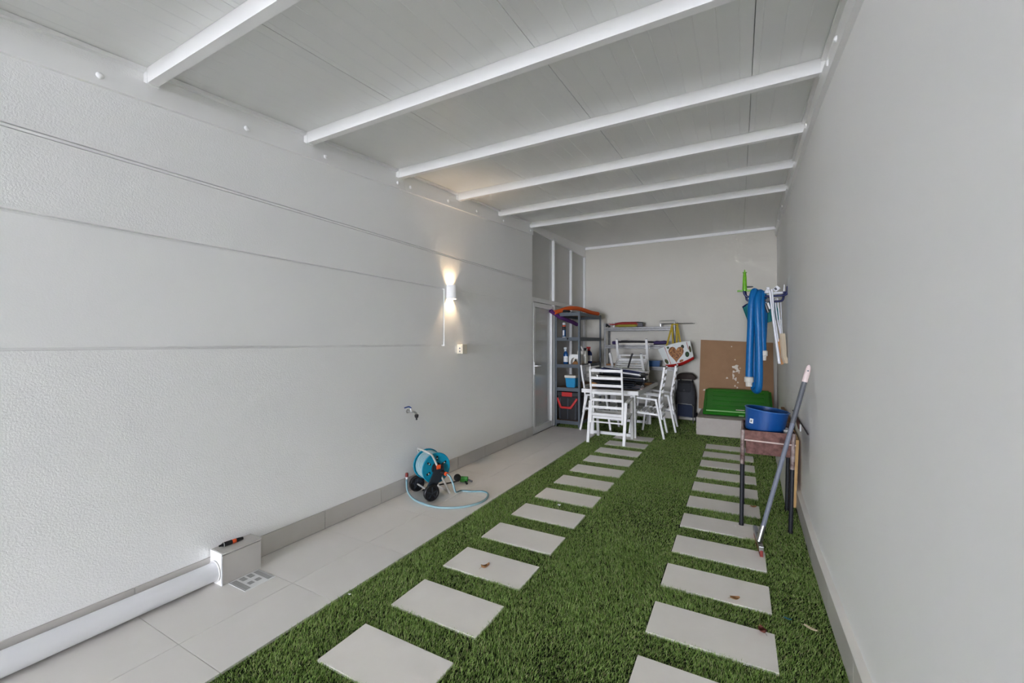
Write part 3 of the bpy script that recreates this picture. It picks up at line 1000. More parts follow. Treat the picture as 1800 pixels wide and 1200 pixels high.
def bottle(name, label, x, y, z, r, hgt, body, cap, trig=None, flat=1.0):
    t = thing(name, label, 'bottle', (x, y, z))
    M = Matrix.Diagonal((1, flat, 1, 1))
    MB().lathe([(0, 0.0005), (r * .92, 0.0005), (r, 0.006), (r, hgt * .55), (r * .85, hgt * .66), (r * .36, hgt * .76), (r * .34, hgt * .80), (0, hgt * .80)], 20, M).build('bottle_body', body, t, local=True)
    if trig:
        MB().lathe([(r * .40, hgt * .77), (r * .40, hgt * .84), (r * .2, hgt * .86), (r * .2, hgt * .9), (0, hgt * .9)], 14).build('collar', cap, t, local=True)
        m = MB().box((-r * .75, -r * .3, hgt * .88), (r * .45, r * .3, hgt), 0.004)
        m.build('spray_head', trig, t, local=True)
        MB().bar((-r * .35, 0, hgt * .89), (-r * .6, 0, hgt * .74), 0.008, 0.008).build('trigger', trig, t, local=True)
    else:
        MB().lathe([(r * .40, hgt * .78), (r * .40, hgt), (0, hgt)], 14).build('cap', cap, t, local=True)
    MB().lathe([(r * 1.01, hgt * .12), (r * 1.015, hgt * .14), (r * 1.015, hgt * .44), (r * 1.01, hgt * .46)], 20, M @ Matrix.Rotation(math.pi * 1.25, 4, 'Z'), arc=0.35).build('label_print', 'white_label', t, local=True)
    return t
bottle('spray_bottle', 'blue spray bottle with clear trigger head on the grey rack', -2.625, 6.78, 1.055, 0.042, 0.285, 'bottle_blue', 'clear_plastic', 'clear_plastic', 0.7)
bottle('spray_bottle', 'blue cleaner spray bottle with red neck on the rack beside the jug', -2.38, 7.30, 1.055, 0.055, 0.29, 'bottle_deep', 'red_plastic', 'red_plastic', 0.7)
cn_ = thing('spray_can', 'slim blue and black spray can standing high on the grey rack', 'spray can', (-2.648, 6.76, 1.51))
MB().lathe([(0, .0005), (0.028, .0005), (0.030, 0.004), (0.030, 0.130)], 20).build('can_body', 'bottle_blue', cn_, local=True)
MB().lathe([(0.0302, 0.130), (0.0302, 0.205), (0.026, 0.214)], 20).build('upper_print', 'black_plastic', cn_, local=True)
MB().lathe([(0.0303, 0.185), (0.0303, 0.205)], 20).build('orange_band', 'orange_plastic', cn_, local=True)
MB().lathe([(0.027, 0.214), (0.0265, 0.248), (0.024, 0.252), (0, 0.252)], 20).build('cap', 'white_label', cn_, local=True)
MB().lathe([(0.031, 0.0), (0.031, 0.010), (0.030, 0.012)], 20).build('base_rim', 'white_label', cn_, local=True)
MB().lathe([(0.0305, 0.03), (0.0305, 0.12)], 8, Matrix.Rotation(math.pi * 1.35, 4, 'Z'), arc=0.16).build('label_print', 'white_label', cn_, local=True)

# white arched caddy and brown thing under it
wc = thing('white_carrier', 'white plastic carrier with an arched opening on the grey rack', 'carrier', (-2.455, 6.79, 1.055))
arch = [(-0.095, 0), (-0.095, 0.13), (-0.08, 0.165), (0.08, 0.165), (0.095, 0.13), (0.095, 0), (0.066, 0), (0.062, 0.05)]
arch += [(0.062 * math.cos(a_), 0.05 + 0.062 * math.sin(a_)) for a_ in [math.pi * k / 10 for k in range(1, 10)]] + [(-0.062, 0.05), (-0.066, 0)]
bm = bmesh.new()
Mx = Matrix(((1, 0, 0, 0), (0, 0, -1, 0), (0, 1, 0, 0.001), (0, 0, 0, 1)))
vv = [bm.verts.new(Mx @ Vector((p[0], p[1], -0.05))) for p in arch]
fc = bm.faces.new(vv)
r_ = bmesh.ops.extrude_face_region(bm, geom=[fc])
for v_ in [g_ for g_ in r_['geom'] if isinstance(g_, bmesh.types.BMVert)]:
    v_.co += Vector((0, -0.10, 0))
bmesh.ops.recalc_face_normals(bm, faces=bm.faces[:])
MB().bm(bm).build('carrier_shell', 'white_label', wc, local=True)
MB().box((-0.09, 0.051, 0.001), (0.09, 0.056, 0.15), 0.002).build('back_plate', 'cream_plastic', wc, local=True)
br = thing('hand_brush', 'brown bristled hand brush under the white carrier arch', 'brush', (-2.44, 6.755, 1.055))
MB().lathe([(0, 0.001), (0.052, 0.001), (0.050, 0.02), (0.030, 0.045), (0.022, 0.05)], 22, Matrix.Diagonal((1, 0.55, 1, 1))).build('bristles', 'straw', br, local=True)
MB().lathe([(0.022, 0.05), (0.018, 0.062), (0.012, 0.072), (0.012, 0.088), (0, 0.09)], 16, Matrix.Diagonal((1, 0.6, 1, 1))).build('grip', 'black_plastic', br, local=True)

jg = thing('jerry_can', 'cream white plastic jug with handle behind the rack post', 'jug', (-2.41, 7.02, 1.055))
MB().box((-0.075, -0.06, 0.0005), (0.085, 0.06, 0.225), 0.018).build('jug_body', 'cream_plastic', jg, local=True)
MB().tube([(-0.055, 0, 0.215), (-0.06, 0, 0.27), (-0.04, 0, 0.295), (-0.015, 0, 0.285), (0.01, 0, 0.222)], 0.014, 10, smooth_path=4).build('jug_handle', 'cream_plastic', jg, local=True)
MB().lathe([(0.02, 0.224), (0.02, 0.25), (0.024, 0.251), (0.024, 0.272), (0, 0.273)], 16, Matrix.Translation((0.05, 0, 0))).build('cap', 'black_plastic', jg, local=True)
MB().box((-0.05, -0.0625, 0.05), (0.06, -0.0605, 0.15)).build('label_print', 'white_label', jg, local=True)

# foam noodles on the rack
def noodle(name, label, pts, m, m2, r=0.032):
    t = thing(name, label, 'pool noodle', pts[0])
    P2 = spline([Vector(p) for p in pts], 6)
    MB().tube(P2, r, 16, cap=False).build('foam_tube', m, t)
    MB().tube(P2, r * 0.42, 12, cap=False).build('bore', m2, t)
    for q, nx_ in ((P2[0], P2[0] - P2[1]), (P2[-1], P2[-1] - P2[-2])):
        MB().lathe([(r * .42, 0), (r, 0)], 18, axisM(q, nx_), smooth=False).build('foam_end', m, t)
        MB().lathe([(0, -0.02), (r * .42, -0.02)], 12, axisM(q, nx_), smooth=False).build('bore_end', m2, t)
    return t
noodle('pool_noodle', 'orange foam pool noodle bent over the top of the grey rack', [at(975, 549, 6.55), at(985, 546, 6.65), at(999, 541.8, 6.83), at(1015, 542, 7.05), at(1028, 545.5, 7.28), at(1040, 549.5, 7.5), at(1051, 551.5, 7.72)], 'noodle_orange', 'noodle_orange_dark', 0.036)
noodle('pool_noodle', 'purple foam pool noodle hanging through the side of the grey rack', [at(967, 545.5, 6.52), at(975, 551, 6.6), at(985, 557.5, 6.72), at(996, 562, 6.9), at(1006, 566, 7.1), at(1014, 570, 7.3)], 'noodle_purple', 'noodle_purple_dark', 0.034)
mk = thing('diving_mask', 'dark goggles with pale lens on top of the grey rack', 'goggles', (-2.60, 6.70, 1.926))
MB().tube([(-2.70, 6.685, 1.95), (-2.62, 6.675, 1.958), (-2.55, 6.685, 1.95), (-2.54, 6.73, 1.95), (-2.62, 6.76, 1.956), (-2.71, 6.73, 1.95)], 0.018, 10, closed=True, smooth_path=4).build('mask_rim', 'black_rubber', mk)
MB().bar((-2.695, 6.69, 1.955), (-2.63, 6.685, 1.965), 0.035, 0.030, bev=0.008).build('lens', 'hose_pale', mk)
MB().tube([(-2.54, 6.70, 1.945), (-2.47, 6.76, 1.934), (-2.45, 6.9, 1.932)], 0.007, 8, smooth_path=4).build('strap', 'black_rubber', mk)

# ------------------------------------------------------------------ galvanised shelf along the back wall
GX0, GX1, GY0, GY1 = -2.30, -1.005, 7.965, 8.30
gs = thing('metal_shelf', 'open galvanised metal shelf standing along the back wall', 'shelf', (-1.65, 8.13, 0))
for x, sx_ in ((GX0, 1), (GX1, -1)):
    for y, sy_ in ((GY0, 1), (GY1, -1)):
        angle_post(MB(), x, y, sx_, sy_, 1.79, 0.034).build('post', 'galvanised', gs)
GZ = [0.25, 0.98, 1.375, 1.71]
for z in GZ:
    MB().box((GX0 + 0.004, GY0 + 0.004, z - 0.004), (GX1 - 0.004, GY1 - 0.004, z)).build('shelf_deck', 'galvanised', gs)
    for y in (GY0 - 0.002, GY1 - 0.003):
        MB().box((GX0 + 0.003, y, z - 0.030), (GX1 - 0.003, y + 0.006, z + 0.002), 0.002).build('shelf_lip', 'galvanised', gs)
        MB().box((GX0 + 0.003, y + 0.006, z - 0.066), (GX1 - 0.003, y + 0.010, z - 0.034), 0.0015).build('shelf_lip', 'galvanised', gs)

wr_ = thing('wire_rack', 'thin wire rack laid across the top of the back shelf', 'rack', (-1.0, 8.1, 1.712))
for y in (8.0, 8.12, 8.24):
    MB().tube([(-1.28, y, 1.765), (-0.72, y, 1.765)], 0.004, 8).build('wire', 'steel', wr_)
MB().tube([(-1.28, 8.0, 1.765), (-1.28, 8.24, 1.765)], 0.004, 8).build('wire', 'steel', wr_)
MB().tube([(-0.72, 8.0, 1.765), (-0.72, 8.24, 1.765)], 0.004, 8).build('wire', 'steel', wr_)
MB().tube([(-1.28, 8.0, 1.765), (-1.28, 8.0, 1.815), (-1.02, 8.0, 1.815)], 0.004, 8).build('wire', 'steel', wr_)
for x in (-1.26, -1.03):
    MB().box((x - .006, 7.99, 1.711), (x + .006, 8.25, 1.762)).build('wire_foot', 'steel', wr_)

# folded umbrellas on the top shelf
um = thing('folded_parasol', 'folded red and olive parasol lying on the top back shelf', 'parasol', (-2.0, 8.05, 1.712))
MB().lathe([(0, 0), (0.012, 0), (0.014, 0.10), (0.035, 0.16), (0.045, 0.25), (0.042, 0.55), (0.02, 0.60)], 14, axisM((-2.22, 8.06, 1.770), (1, 0, 0.0))).build('rolled_canopy', 'red_cloth', um)
MB().lathe([(0.01, 0.12), (0.026, 0.2), (0.026, 0.50), (0.012, 0.54)], 12, axisM((-2.22, 8.02, 1.739), (1, 0, 0))).build('lining', 'olive_cloth', um)
MB().tube([(-2.30, 8.06, 1.765), (-1.62, 8.06, 1.770)], 0.010, 10).build('shaft', 'white_metal', um)
MB().lathe([(0, 0), (0.024, 0), (0.030, 0.02), (0.030, 0.06), (0.012, 0.09), (0, 0.09)], 14, axisM((-2.32, 8.05, 1.752), (1, 0, 0.1))).build('handle', 'black_plastic', um)
MB().box((-1.70, 8.02, 1.712), (-1.58, 8.10, 1.805), 0.012).build('clamp', 'black_plastic', um)
lp = thing('light_tube', 'pale grey rod lying beside the folded parasol on the top shelf', 'rod', (-1.9, 8.16, 1.712))
MB().tube([(-2.2, 8.16, 1.80), (-1.66, 8.16, 1.812)], 0.006, 8).build('rod', 'steel', lp)
for x in (-2.15, -1.72):
    MB().box((x - .01, 8.14, 1.711), (x + .01, 8.18, 1.805)).build('rod_stand', 'steel', lp)

# purple parasol sleeve + board on the middle shelf
pk = thing('tent_bag', 'long dark purple sleeve lying on the middle back shelf', 'bag', (-1.66, 8.0, 1.378))
MB().tube([(-2.15, 8.03, 1.418), (-2.04, 8.03, 1.420)], [0.032, 0.036], 14).build('sleeve_end', 'purple_cloth', pk)
MB().tube([(-2.05, 8.03, 1.435), (-1.7, 8.03, 1.440), (-1.38, 8.03, 1.428)], 0.016, 12, smooth_path=4).build('sleeve', 'black_fabric', pk)
MB().tube([(-1.39, 8.02, 1.415), (-1.33, 8.02, 1.420), (-1.27, 8.02, 1.418), (-1.20, 8.02, 1.425), (-1.14, 8.02, 1.42)], [0.024, 0.036, 0.030, 0.034, 0.022], 14).build('sleeve_end', 'purple_cloth', pk)
MB().bar((-2.02, 8.00, 1.396), (-1.38, 8.00, 1.396), 0.03, 0.032, bev=0.003).build('pole', 'cream_plastic', pk)
MB().box((-1.98, 8.0, 1.445), (-1.86, 8.06, 1.462), 0.006).build('strap', 'grey_fabric', pk)

bb = thing('storage_box', 'low blue plastic box on the lower back shelf', 'box', (-1.38, 8.05, 0.98))
taper(MB(), -1.52, -1.27, 7.99, 8.20, 0.981, 1.085, 0.012, 0.008).build('box_body', 'box_blue', bb)
MB().box((-1.525, 7.985, 1.075), (-1.265, 8.205, 1.090), 0.004).build('rim', 'box_blue', bb)
bw = MB().box((-2.26, 7.98, 0.981), (-1.72, 8.27, 1.012), 0.003)
tag(bw.build('wooden_board', 'old_wood'), 'brown wooden board lying on the lower back shelf', 'board')
js = thing('small_jar', 'small dark jar on the brown board at the back shelf', 'jar', (-2.02, 8.05, 1.012))
MB().lathe([(0, 0.0005), (0.032, 0.0005), (0.036, 0.01), (0.036, 0.05), (0.02, 0.065), (0.016, 0.07)], 16).build('jar_body', 'brown_cloth', js, local=True)
MB().lathe([(0.02, 0.068), (0.022, 0.09), (0.012, 0.10), (0, 0.10)], 16).build('lid', 'black_plastic', js, local=True)

# ------------------------------------------------------------------ chairs
def make_chair(label):
    """arm chair; local origin on the floor under the rear legs, facing +y"""
    t = thing('garden_chair', label, 'chair', (0, 0, 0), group='white slatted garden chairs around the table')
    hw = 0.255
    for s in (-1, 1):
        x = s * hw
        MB().bar((x, 0.0, 0.0), (x, 0.115, 0.575), 0.040, 0.030, up=(0, 1, 0), bev=0.004).build('rear_leg', 'chair_white', t, local=True)
        MB().bar((x, 0.500, 0.0), (x, 0.425, 0.600), 0.040, 0.030, up=(0, 1, 0), bev=0.004).build('front_leg', 'chair_white', t, local=True)
        MB().bar((x, 0.098, 0.572), (x, 0.44, 0.600), 0.042, 0.028, bev=0.004).build('armrest', 'chair_white', t, local=True)
        MB().bar((x, 0.075, 0.352), (x, 0.46, 0.382), 0.030, 0.028, bev=0.003).build('seat_side', 'chair_white', t, local=True)
        for y_, zf in ((0.0, 0.0), (0.5, 0.0)):
            MB().box((x - 0.017, y_ - 0.014, 0.0), (x + 0.017, y_ + 0.014, 0.004)).build('foot_cap', 'black_rubber', t, local=True)
        xi = s * (hw - 0.032)
        pts = [Vector((xi, 0.0, 1.050)), Vector((xi, 0.022, 0.88)), Vector((xi, 0.052, 0.72)), Vector((xi, 0.070, 0.57)), Vector((xi, 0.060, 0.44)), Vector((xi, 0.035, 0.285))]
        m = MB()
        for a_, b_ in zip(pts, pts[1:]):
            d = (b_ - a_).normalized() * 0.004
            m.bar(a_ - d, b_ + d, 0.024, 0.026, up=(0, 1, 0))
        m.build('back_post', 'chair_white', t, local=True)
    xi = hw - 0.044
    def ypost(z):
        tb_ = [(1.05, 0.0), (0.88, 0.022), (0.72, 0.052), (0.57, 0.070), (0.44, 0.060), (0.285, 0.035)]
        for (za, ya), (zb, yb) in zip(tb_, tb_[1:]):
            if za >= z >= zb:
                return ya + (yb - ya) * (za - z) / (za - zb)
        return 0.035
    for z in (1.025, 0.92, 0.815, 0.71, 0.607, 0.505, 0.402):
        MB().box((-xi, ypost(z) - 0.007, z - 0.019), (xi, ypost(z) + 0.007, z + 0.019), 0.003).build('back_slat', 'chair_white', t, local=True)
    MB().box((-xi, ypost(0.298) - 0.009, 0.288), (xi, ypost(0.298) + 0.009, 0.308), 0.003).build('back_rail', 'chair_white', t, local=True)
    for k in range(6):
        y_ = 0.095 + k * 0.070
        z = 0.354 + (y_ - 0.075) * 0.078
        MB().box((-hw + 0.012, y_ - 0.021, z + 0.006), (hw - 0.012, y_ + 0.021, z + 0.018), 0.003).build('seat_slat', 'chair_white', t, local=True)
    for y_ in (0.086, 0.455):
        MB().box((-hw + 0.014, y_ - 0.012, 0.335 + y_ * .06), (hw - 0.014, y_ + 0.012, 0.36 + y_ * .06)).build('seat_rail', 'chair_white', t, local=True)
    return t
ch = make_chair('white slatted garden chair at the near end of the table, its back to the viewer')
ch.location = (-1.645, 5.775, 0)
c2 = copy_tree(ch); c2.location = (-0.99, 6.735, 0); c2.rotation_euler = (0, 0, math.radians(93.5))
c2['label'] = 'white slatted garden chair at the right side of the table, the nearer of two'
c3 = copy_tree(ch); c3.location = (-0.905, 7.315, 0); c3.rotation_euler = (0, 0, math.radians(94))
c3['label'] = 'white slatted garden chair at the right side of the table next to the trolley'
c4 = copy_tree(ch); c4.location = (-2.285, 6.82, 0); c4.rotation_euler = (0, 0, math.radians(-90))
c4['label'] = 'white slatted garden chair at the left side of the table against the grey rack'
c5 = copy_tree(ch); c5.location = (-1.665, 7.45, 1.478); c5.rotation_euler = (math.radians(208), 0, 0)
c5['label'] = 'white slatted garden chair turned upside down on the far end of the table'
st = thing('black_strap', 'black strap hanging from the upturned chair on the table', 'strap', (-1.60, 7.0, 1.0))
MB().bar(at(1111, 622, 7.05), at(1104, 646, 7.0), 0.028, 0.010, up=(0, 1, 0), bev=0.003).build('band', 'black_fabric', st)
MB().bar(at(1112, 621, 7.05), at(1110, 625, 7.04), 0.034, 0.02, up=(0, 1, 0), bev=0.004).build('buckle', 'black_plastic', st)

# ------------------------------------------------------------------ table
TX0, TX1, TY0, TY1, TZ = -2.115, -1.268, 6.12, 7.76, 0.722
tb_ = thing('garden_table', 'white framed garden table with brownish grey top', 'table', (-1.69, 6.94, 0))
MB().box((TX0 + 0.035, TY0 + 0.035, TZ - 0.022), (TX1 - 0.035, TY1 - 0.035, TZ - 0.002), 0.002).build('table_top', 'table_top', tb_)
for a_, b_ in (((TX0, TY0), (TX1, TY0 + 0.036)), ((TX0, TY1 - 0.036), (TX1, TY1))):
    MB().box((a_[0], a_[1], TZ - 0.058), (b_[0], b_[1], TZ), 0.004).build('edge_rail', 'chair_white', tb_)
for a_, b_ in (((TX0, TY0 + .0365), (TX0 + 0.036, TY1 - .0365)), ((TX1 - 0.036, TY0 + .0365), (TX1, TY1 - .0365))):
    MB().box((a_[0], a_[1], TZ - 0.058), (b_[0], b_[1], TZ), 0.004).build('edge_rail', 'chair_white', tb_)
for yl in (6.365, 7.56):
    for s, xb in ((-1, -2.03), (1, -1.385)):
        MB().bar((xb, yl, 0.0), (xb - s * 0.012, yl, TZ - 0.058), 0.075, 0.050, up=(0, 1, 0), bev=0.005).build('leg', 'chair_white', tb_)
    MB().box((-1.995, yl - 0.02, 0.012), (-1.42, yl + 0.02, 0.056), 0.004).build('foot_bar', 'chair_white', tb_)
    MB().box((-1.99, yl - 0.02, TZ - 0.10), (-1.42, yl + 0.02, TZ - 0.0585), 0.004).build('top_bar', 'chair_white', tb_)

# folded loungers piled on the table
def folded(label, cx, cy, z, w, l, rz, fab, tub, tilt=0.0, hz=0.05):
    t = thing('folding_chair', label, 'folding chair', (cx, cy, z), (0, tilt, rz), 'folding chairs piled on the table')
    for k, zz in enumerate((0.012, hz)):
        fr_ = [(-w / 2, -l / 2, zz), (w / 2, -l / 2, zz), (w / 2, l / 2, zz), (-w / 2, l / 2, zz)]
        m = MB()
        for i in range(4):
            m.tube([fr_[i], fr_[(i + 1) % 4]], 0.011, 10)
        m.build('frame', tub if k else 'charcoal_plastic', t, local=True)
        gr_ = []
        for i in range(9):
            u_ = i / 8 - .5
            gr_.append([(u_ * (w - .02), v_ * (l - .02), zz - 0.012 * (1 - (2 * v_) ** 2) + 0.006 * math.sin(9 * u_ + 5 * v_ + cx * 9 + k)) for v_ in [j / 8 - .5 for j in range(9)]])
        MB().sheet(gr_, 0.004).build('fabric', fab, t, local=True)
    MB().tube([(-w / 2 - 0.012, -l * .3, 0.02), (-w * .05, -l / 2 - 0.015, 0.045), (w / 2 + 0.02, -l * .42, 0.03)], 0.010, 8).build('leg_tube', tub, t, local=True)
    MB().tube([(-w / 2 - 0.01, l * .35, 0.04), (w / 2 + 0.012, l * .2, 0.02)], 0.010, 8).build('leg_tube', 'charcoal_plastic', t, local=True)
    for s in (-1, 1):
        MB().bar((s * w / 2, -l * .33, hz + 0.008), (s * w / 2, l * .1, hz + 0.008), 0.035, 0.016, bev=0.005).build('armrest', 'black_plastic', t, local=True)
    return t
folded('black folded camping chair at the bottom of the pile on the table', -1.65, 6.70, 0.724, 0.62, 0.70, 0.10, 'black_fabric', 'charcoal_plastic', 0.0, 0.040)
folded('dark grey folded camping chair in the middle of the pile on the table', -1.67, 6.68, 0.790, 0.66, 0.66, -0.12, 'grey_fabric', 'black_plastic', 0.02, 0.040)
folded('black folded camping chair just under the navy one on the pile', -1.63, 6.66, 0.855, 0.68, 0.60, 0.14, 'black_fabric', 'steel', 0.04, 0.040)
folded('navy folded camping chair with white tubes on top of the pile', -1.655, 6.64, 0.935, 0.72, 0.52, -0.08, 'navy_fabric', 'white_metal', 0.09, 0.042)
bl = thing('brown_gourd', 'small round brown pot at the left end of the table', 'pot', (-2.02, 6.42, TZ))
MB().lathe([(0, 0.0005), (0.03, 0.0005), (0.062, 0.022), (0.068, 0.045), (0.05, 0.075), (0.03, 0.083)], 22).build('pot_body', 'tan_plastic', bl, local=True)
MB().lathe([(0.032, 0.082), (0.034, 0.09), (0.012, 0.095), (0, 0.104)], 18).build('pot_lid', 'old_wood', bl, local=True)
pc = thing('crumpled_bag', 'crumpled whitish bag sticking out under the pile of folded chairs', 'bag', (-1.36, 6.50, TZ))
gr_ = [[(-1.45 + 0.18 * i / 8, 6.40 + 0.2 * j / 8, TZ + 0.006 + 0.040 * math.sin(math.pi * i / 8) * math.sin(math.pi * j / 8) + 0.010 * abs(math.sin(3.1 * i + 1.7 * j)) * (0 < i < 8) * (0 < j < 8)) for j in range(9)] for i in range(9)]
MB().sheet(gr_, 0.004).build('bag_skin', 'pale_pink', pc)
MB().tube([(-1.30, 6.46, TZ + 0.03), (-1.29, 6.52, TZ + 0.05), (-1.285, 6.58, TZ + 0.03)], 0.006, 8, smooth_path=4).build('bag_handle', 'white_label', pc)
wp = MB().box((-1.50, 7.12, TZ + 0.0005), (-1.31, 7.42, TZ + 0.014), 0.002)
tag(wp.build('wooden_tray', 'tan_plastic'), 'orange brown wooden board lying at the far right of the table top', 'board')

# ------------------------------------------------------------------ shopping bag
bgy = 7.78
bag = thing('shopping_bag', 'white printed shopping bag with heart picture hanging from the back shelf', 'bag', tuple(at(1192, 645, bgy)))
def bagpt(u, v, dy=0.0):
    p = at(u, v, bgy)
    return Vector((p.x, bgy + dy, p.z))
# quad in the hanging plane: TL, TR, BR, BL; bulged front and back
BTL, BTR, BBR, BBL = (1157, 614), (1213, 599), (1220, 631), (1172, 645)
def bilin(s, t):
    u = (BTL[0] * (1 - s) + BTR[0] * s) * (1 - t) + (BBL[0] * (1 - s) + BBR[0] * s) * t
    v = (BTL[1] * (1 - s) + BTR[1] * s) * (1 - t) + (BBL[1] * (1 - s) + BBR[1] * s) * t
    v += 5.0 * math.sin(math.pi * s) * t - 3.0 * math.sin(math.pi * s) * (1 - t)
    return u, v
def bagsurf(s, t, side, lift=0.0):
    u, v = bilin(s, t)
    bul = (0.02 + 0.065 * math.sin(math.pi * min(1, max(0, s))) ** 0.7 * (0.35 + 0.65 * math.sin(math.pi * min(1, t * .85 + .05))))
    return bagpt(u, v, side * (bul + lift))
NS, NT = 14, 12
for side, nm in ((-1, 'front_panel'), (1, 'back_panel')):
    g_ = [[bagsurf(i / NS, 0.86 * j / NT, side) for j in range(NT + 1)] for i in range(NS + 1)]
    m = MB().sheet(g_)
    m.build(nm, 'bag_white', bag)
for s in (0.0, 1.0):
    g_ = [[bagsurf(s, 0.86 * j / 6, -1).lerp(bagsurf(s, 0.86 * j / 6, 1), i / 2) for j in range(7)] for i in range(3)]
    MB().sheet(g_).build('side_gusset', 'bag_white', bag)
g_ = []
for i in range(NS + 1):
    s = i / NS
    row = []
    for k in range(9):
        a_ = -math.pi / 2 + math.pi * k / 8
        t = 0.86 + 0.14 * math.cos(a_)
        f_, b_ = bagsurf(s, t, -1), bagsurf(s, t, 1)
        mid = (f_ + b_) / 2
        hw_ = (f_ - b_).length / 2
        row.append(Vector((mid.x, bgy + math.sin(a_) * hw_, mid.z)))
    g_.append(row)
MB().sheet(g_).build('bottom', 'bag_red', bag)
def decal(name, m, outline, lift=0.004):
    """flat print laid on the front of the bag; outline in bag (s, t)"""
    cs = sum(p[0] for p in outline) / len(outline); ct = sum(p[1] for p in outline) / len(outline)
    rings = [[(cs + (p[0] - cs) * k, ct + (p[1] - ct) * k) for p in outline] for k in (1.0, 0.66, 0.33)]
    vs_ = [bagsurf(p[0], p[1], -1, lift) for rg in rings for p in rg] + [bagsurf(cs, ct, -1, lift)]
    nn = len(outline)
    fs_ = []
    for r_ in range(2):
        for i in range(nn):
            fs_.append((r_ * nn + i, r_ * nn + (i + 1) % nn, (r_ + 1) * nn + (i + 1) % nn, (r_ + 1) * nn + i))
    for i in range(nn):
        fs_.append((2 * nn + i, 2 * nn + (i + 1) % nn, 3 * nn))
    MB().add(vs_, fs_, True).build(name, m, bag)
def heart(cs, ct, w, hgt):
    out = []
    for k in range(28):
        a_ = 2 * math.pi * k / 28
        out.append((cs + w * (16 * math.sin(a_) ** 3) / 32, ct - hgt * (13 * math.cos(a_) - 5 * math.cos(2 * a_) - 2 * math.cos(3 * a_) - math.cos(4 * a_)) / 32))
    return out
def disc(cs, ct, rs_, rt): return [(cs + rs_ * math.cos(2 * math.pi * k / 18), ct + rt * math.sin(2 * math.pi * k / 18)) for k in range(18)]
hh = heart(0.50, 0.44, 0.50, 0.80)
hh = [(0.5 + (a_ - .5) * math.cos(.35) - (b_ - .42) * 0.55 * math.sin(.35), 0.42 + (b_ - .42) * math.cos(.35) + (a_ - .5) * 1.0 * math.sin(.35)) for a_, b_ in hh]
decal('heart_border', 'white_label', [(0.5 + (a_ - .5) * 1.18, 0.42 + (b_ - .42) * 1.16) for a_, b_ in hh], 0.004)
decal('heart_print', 'food_print', hh, 0.007)
decal('round_print', 'dark_print', disc(0.83, 0.62, 0.065, 0.13), 0.005)
decal('spot_print', 'dark_print', disc(0.74, 0.22, 0.05, 0.09), 0.005)
decal('spot_print', 'dark_print', disc(0.30, 0.10, 0.035, 0.05), 0.005)
decal('spot_print', 'leaf_print', disc(0.95, 0.42, 0.035, 0.17), 0.005)
decal('leaf_print', 'leaf_print', disc(0.10, 0.70, 0.06, 0.13), 0.005)
decal('spot_print', 'food_print', disc(0.60, 0.80, 0.07, 0.05), 0.005)
decal('red_line', 'bag_red', [(0.20, 0.02), (0.215, 0.02), (0.225, 0.84), (0.205, 0.84)], 0.005)
decal('red_line', 'bag_red', [(0.88, 0.04), (0.895, 0.04), (0.91, 0.42), (0.895, 0.42)], 0.005)
for (u0, u1, dy) in ((1172, 1182, -0.03), (1184, 1181, -0.03), (1189, 1190, 0.02), (1197, 1190, 0.02)):
    p = bagpt(u0, 607, dy); q = Vector((at(u1, 570, 7.93).x, 7.93, 1.745))
    MB().bar(p - Vector((0, 0, 0.02)), q, 0.030, 0.005, up=(0, 1, 0)).build('handle_strap', 'strap_yellow', bag)
MB().tube([Vector((-1.06, 7.93, 1.745)), Vector((-0.95, 7.93, 1.745))], 0.012, 8).build('strap_loop', 'strap_yellow', bag)

# ------------------------------------------------------------------ shopping trolley
tx, ty = -0.842, 8.08
tr_ = thing('shopping_trolley', 'dark fabric shopping trolley bag standing against the back wall', 'trolley', (tx, ty, 0))
prof = [(0.0, 0.10, 0.150, 0.10), (0.0, 0.20, 0.158, 0.115), (0.0, 0.42, 0.165, 0.12), (0.0, 0.56, 0.160, 0.115), (0.0, 0.66, 0.13, 0.10), (0.0, 0.73, 0.10, 0.08)]
vs_, fs_ = [], []
K = 20
for (o_, z, a_, b_) in prof:
    for k in range(K):
        th = 2 * math.pi * k / K
        cx_ = abs(math.cos(th)) ** 0.55 * (1 if math.cos(th) >= 0 else -1)
        sy_ = abs(math.sin(th)) ** 0.55 * (1 if math.sin(th) >= 0 else -1)
        wob = 0.006 * math.sin(5 * th + z * 31)
        vs_.append((a_ * cx_ + wob, b_ * sy_ + wob, z))
for i in range(len(prof) - 1):
    for k in range(K):
        fs_.append((i * K + k, i * K + (k + 1) % K, (i + 1) * K + (k + 1) % K, (i + 1) * K + k))
fs_ += [tuple(range(K))[::-1], tuple(range((len(prof) - 1) * K, len(prof) * K))]
MB().add(vs_, fs_, True).build('bag_body', 'charcoal_cloth', tr_, local=True, ang=60)
g_ = []
for i in range(9):
    s = i / 8 - .5
    row = []
    for zz, yy, w_ in ((0.735, 0.03, 0.20), (0.745, -0.06, 0.205), (0.70, -0.112, 0.215), (0.62, -0.13, 0.225), (0.565, -0.136, 0.215), (0.55, -0.135, 0.17)):
        row.append((s * w_ - 0.02, yy - 0.004 * math.cos(math.pi * s), zz))
    g_.append(row)
MB().sheet(g_, 0.005).build('flap', 'dark_cloth', tr_, local=True)
MB().lathe([(0.012, 0), (0.012, 0.006), (0, 0.008)], 12, axisM((-0.02, -0.142, 0.585), (0, -1, 0))).build('buckle', 'black_plastic', tr_, local=True)
MB().box((-0.13, -0.132, 0.11), (0.12, -0.112, 0.33), 0.012).build('front_pocket', 'navy_cloth', tr_, local=True)
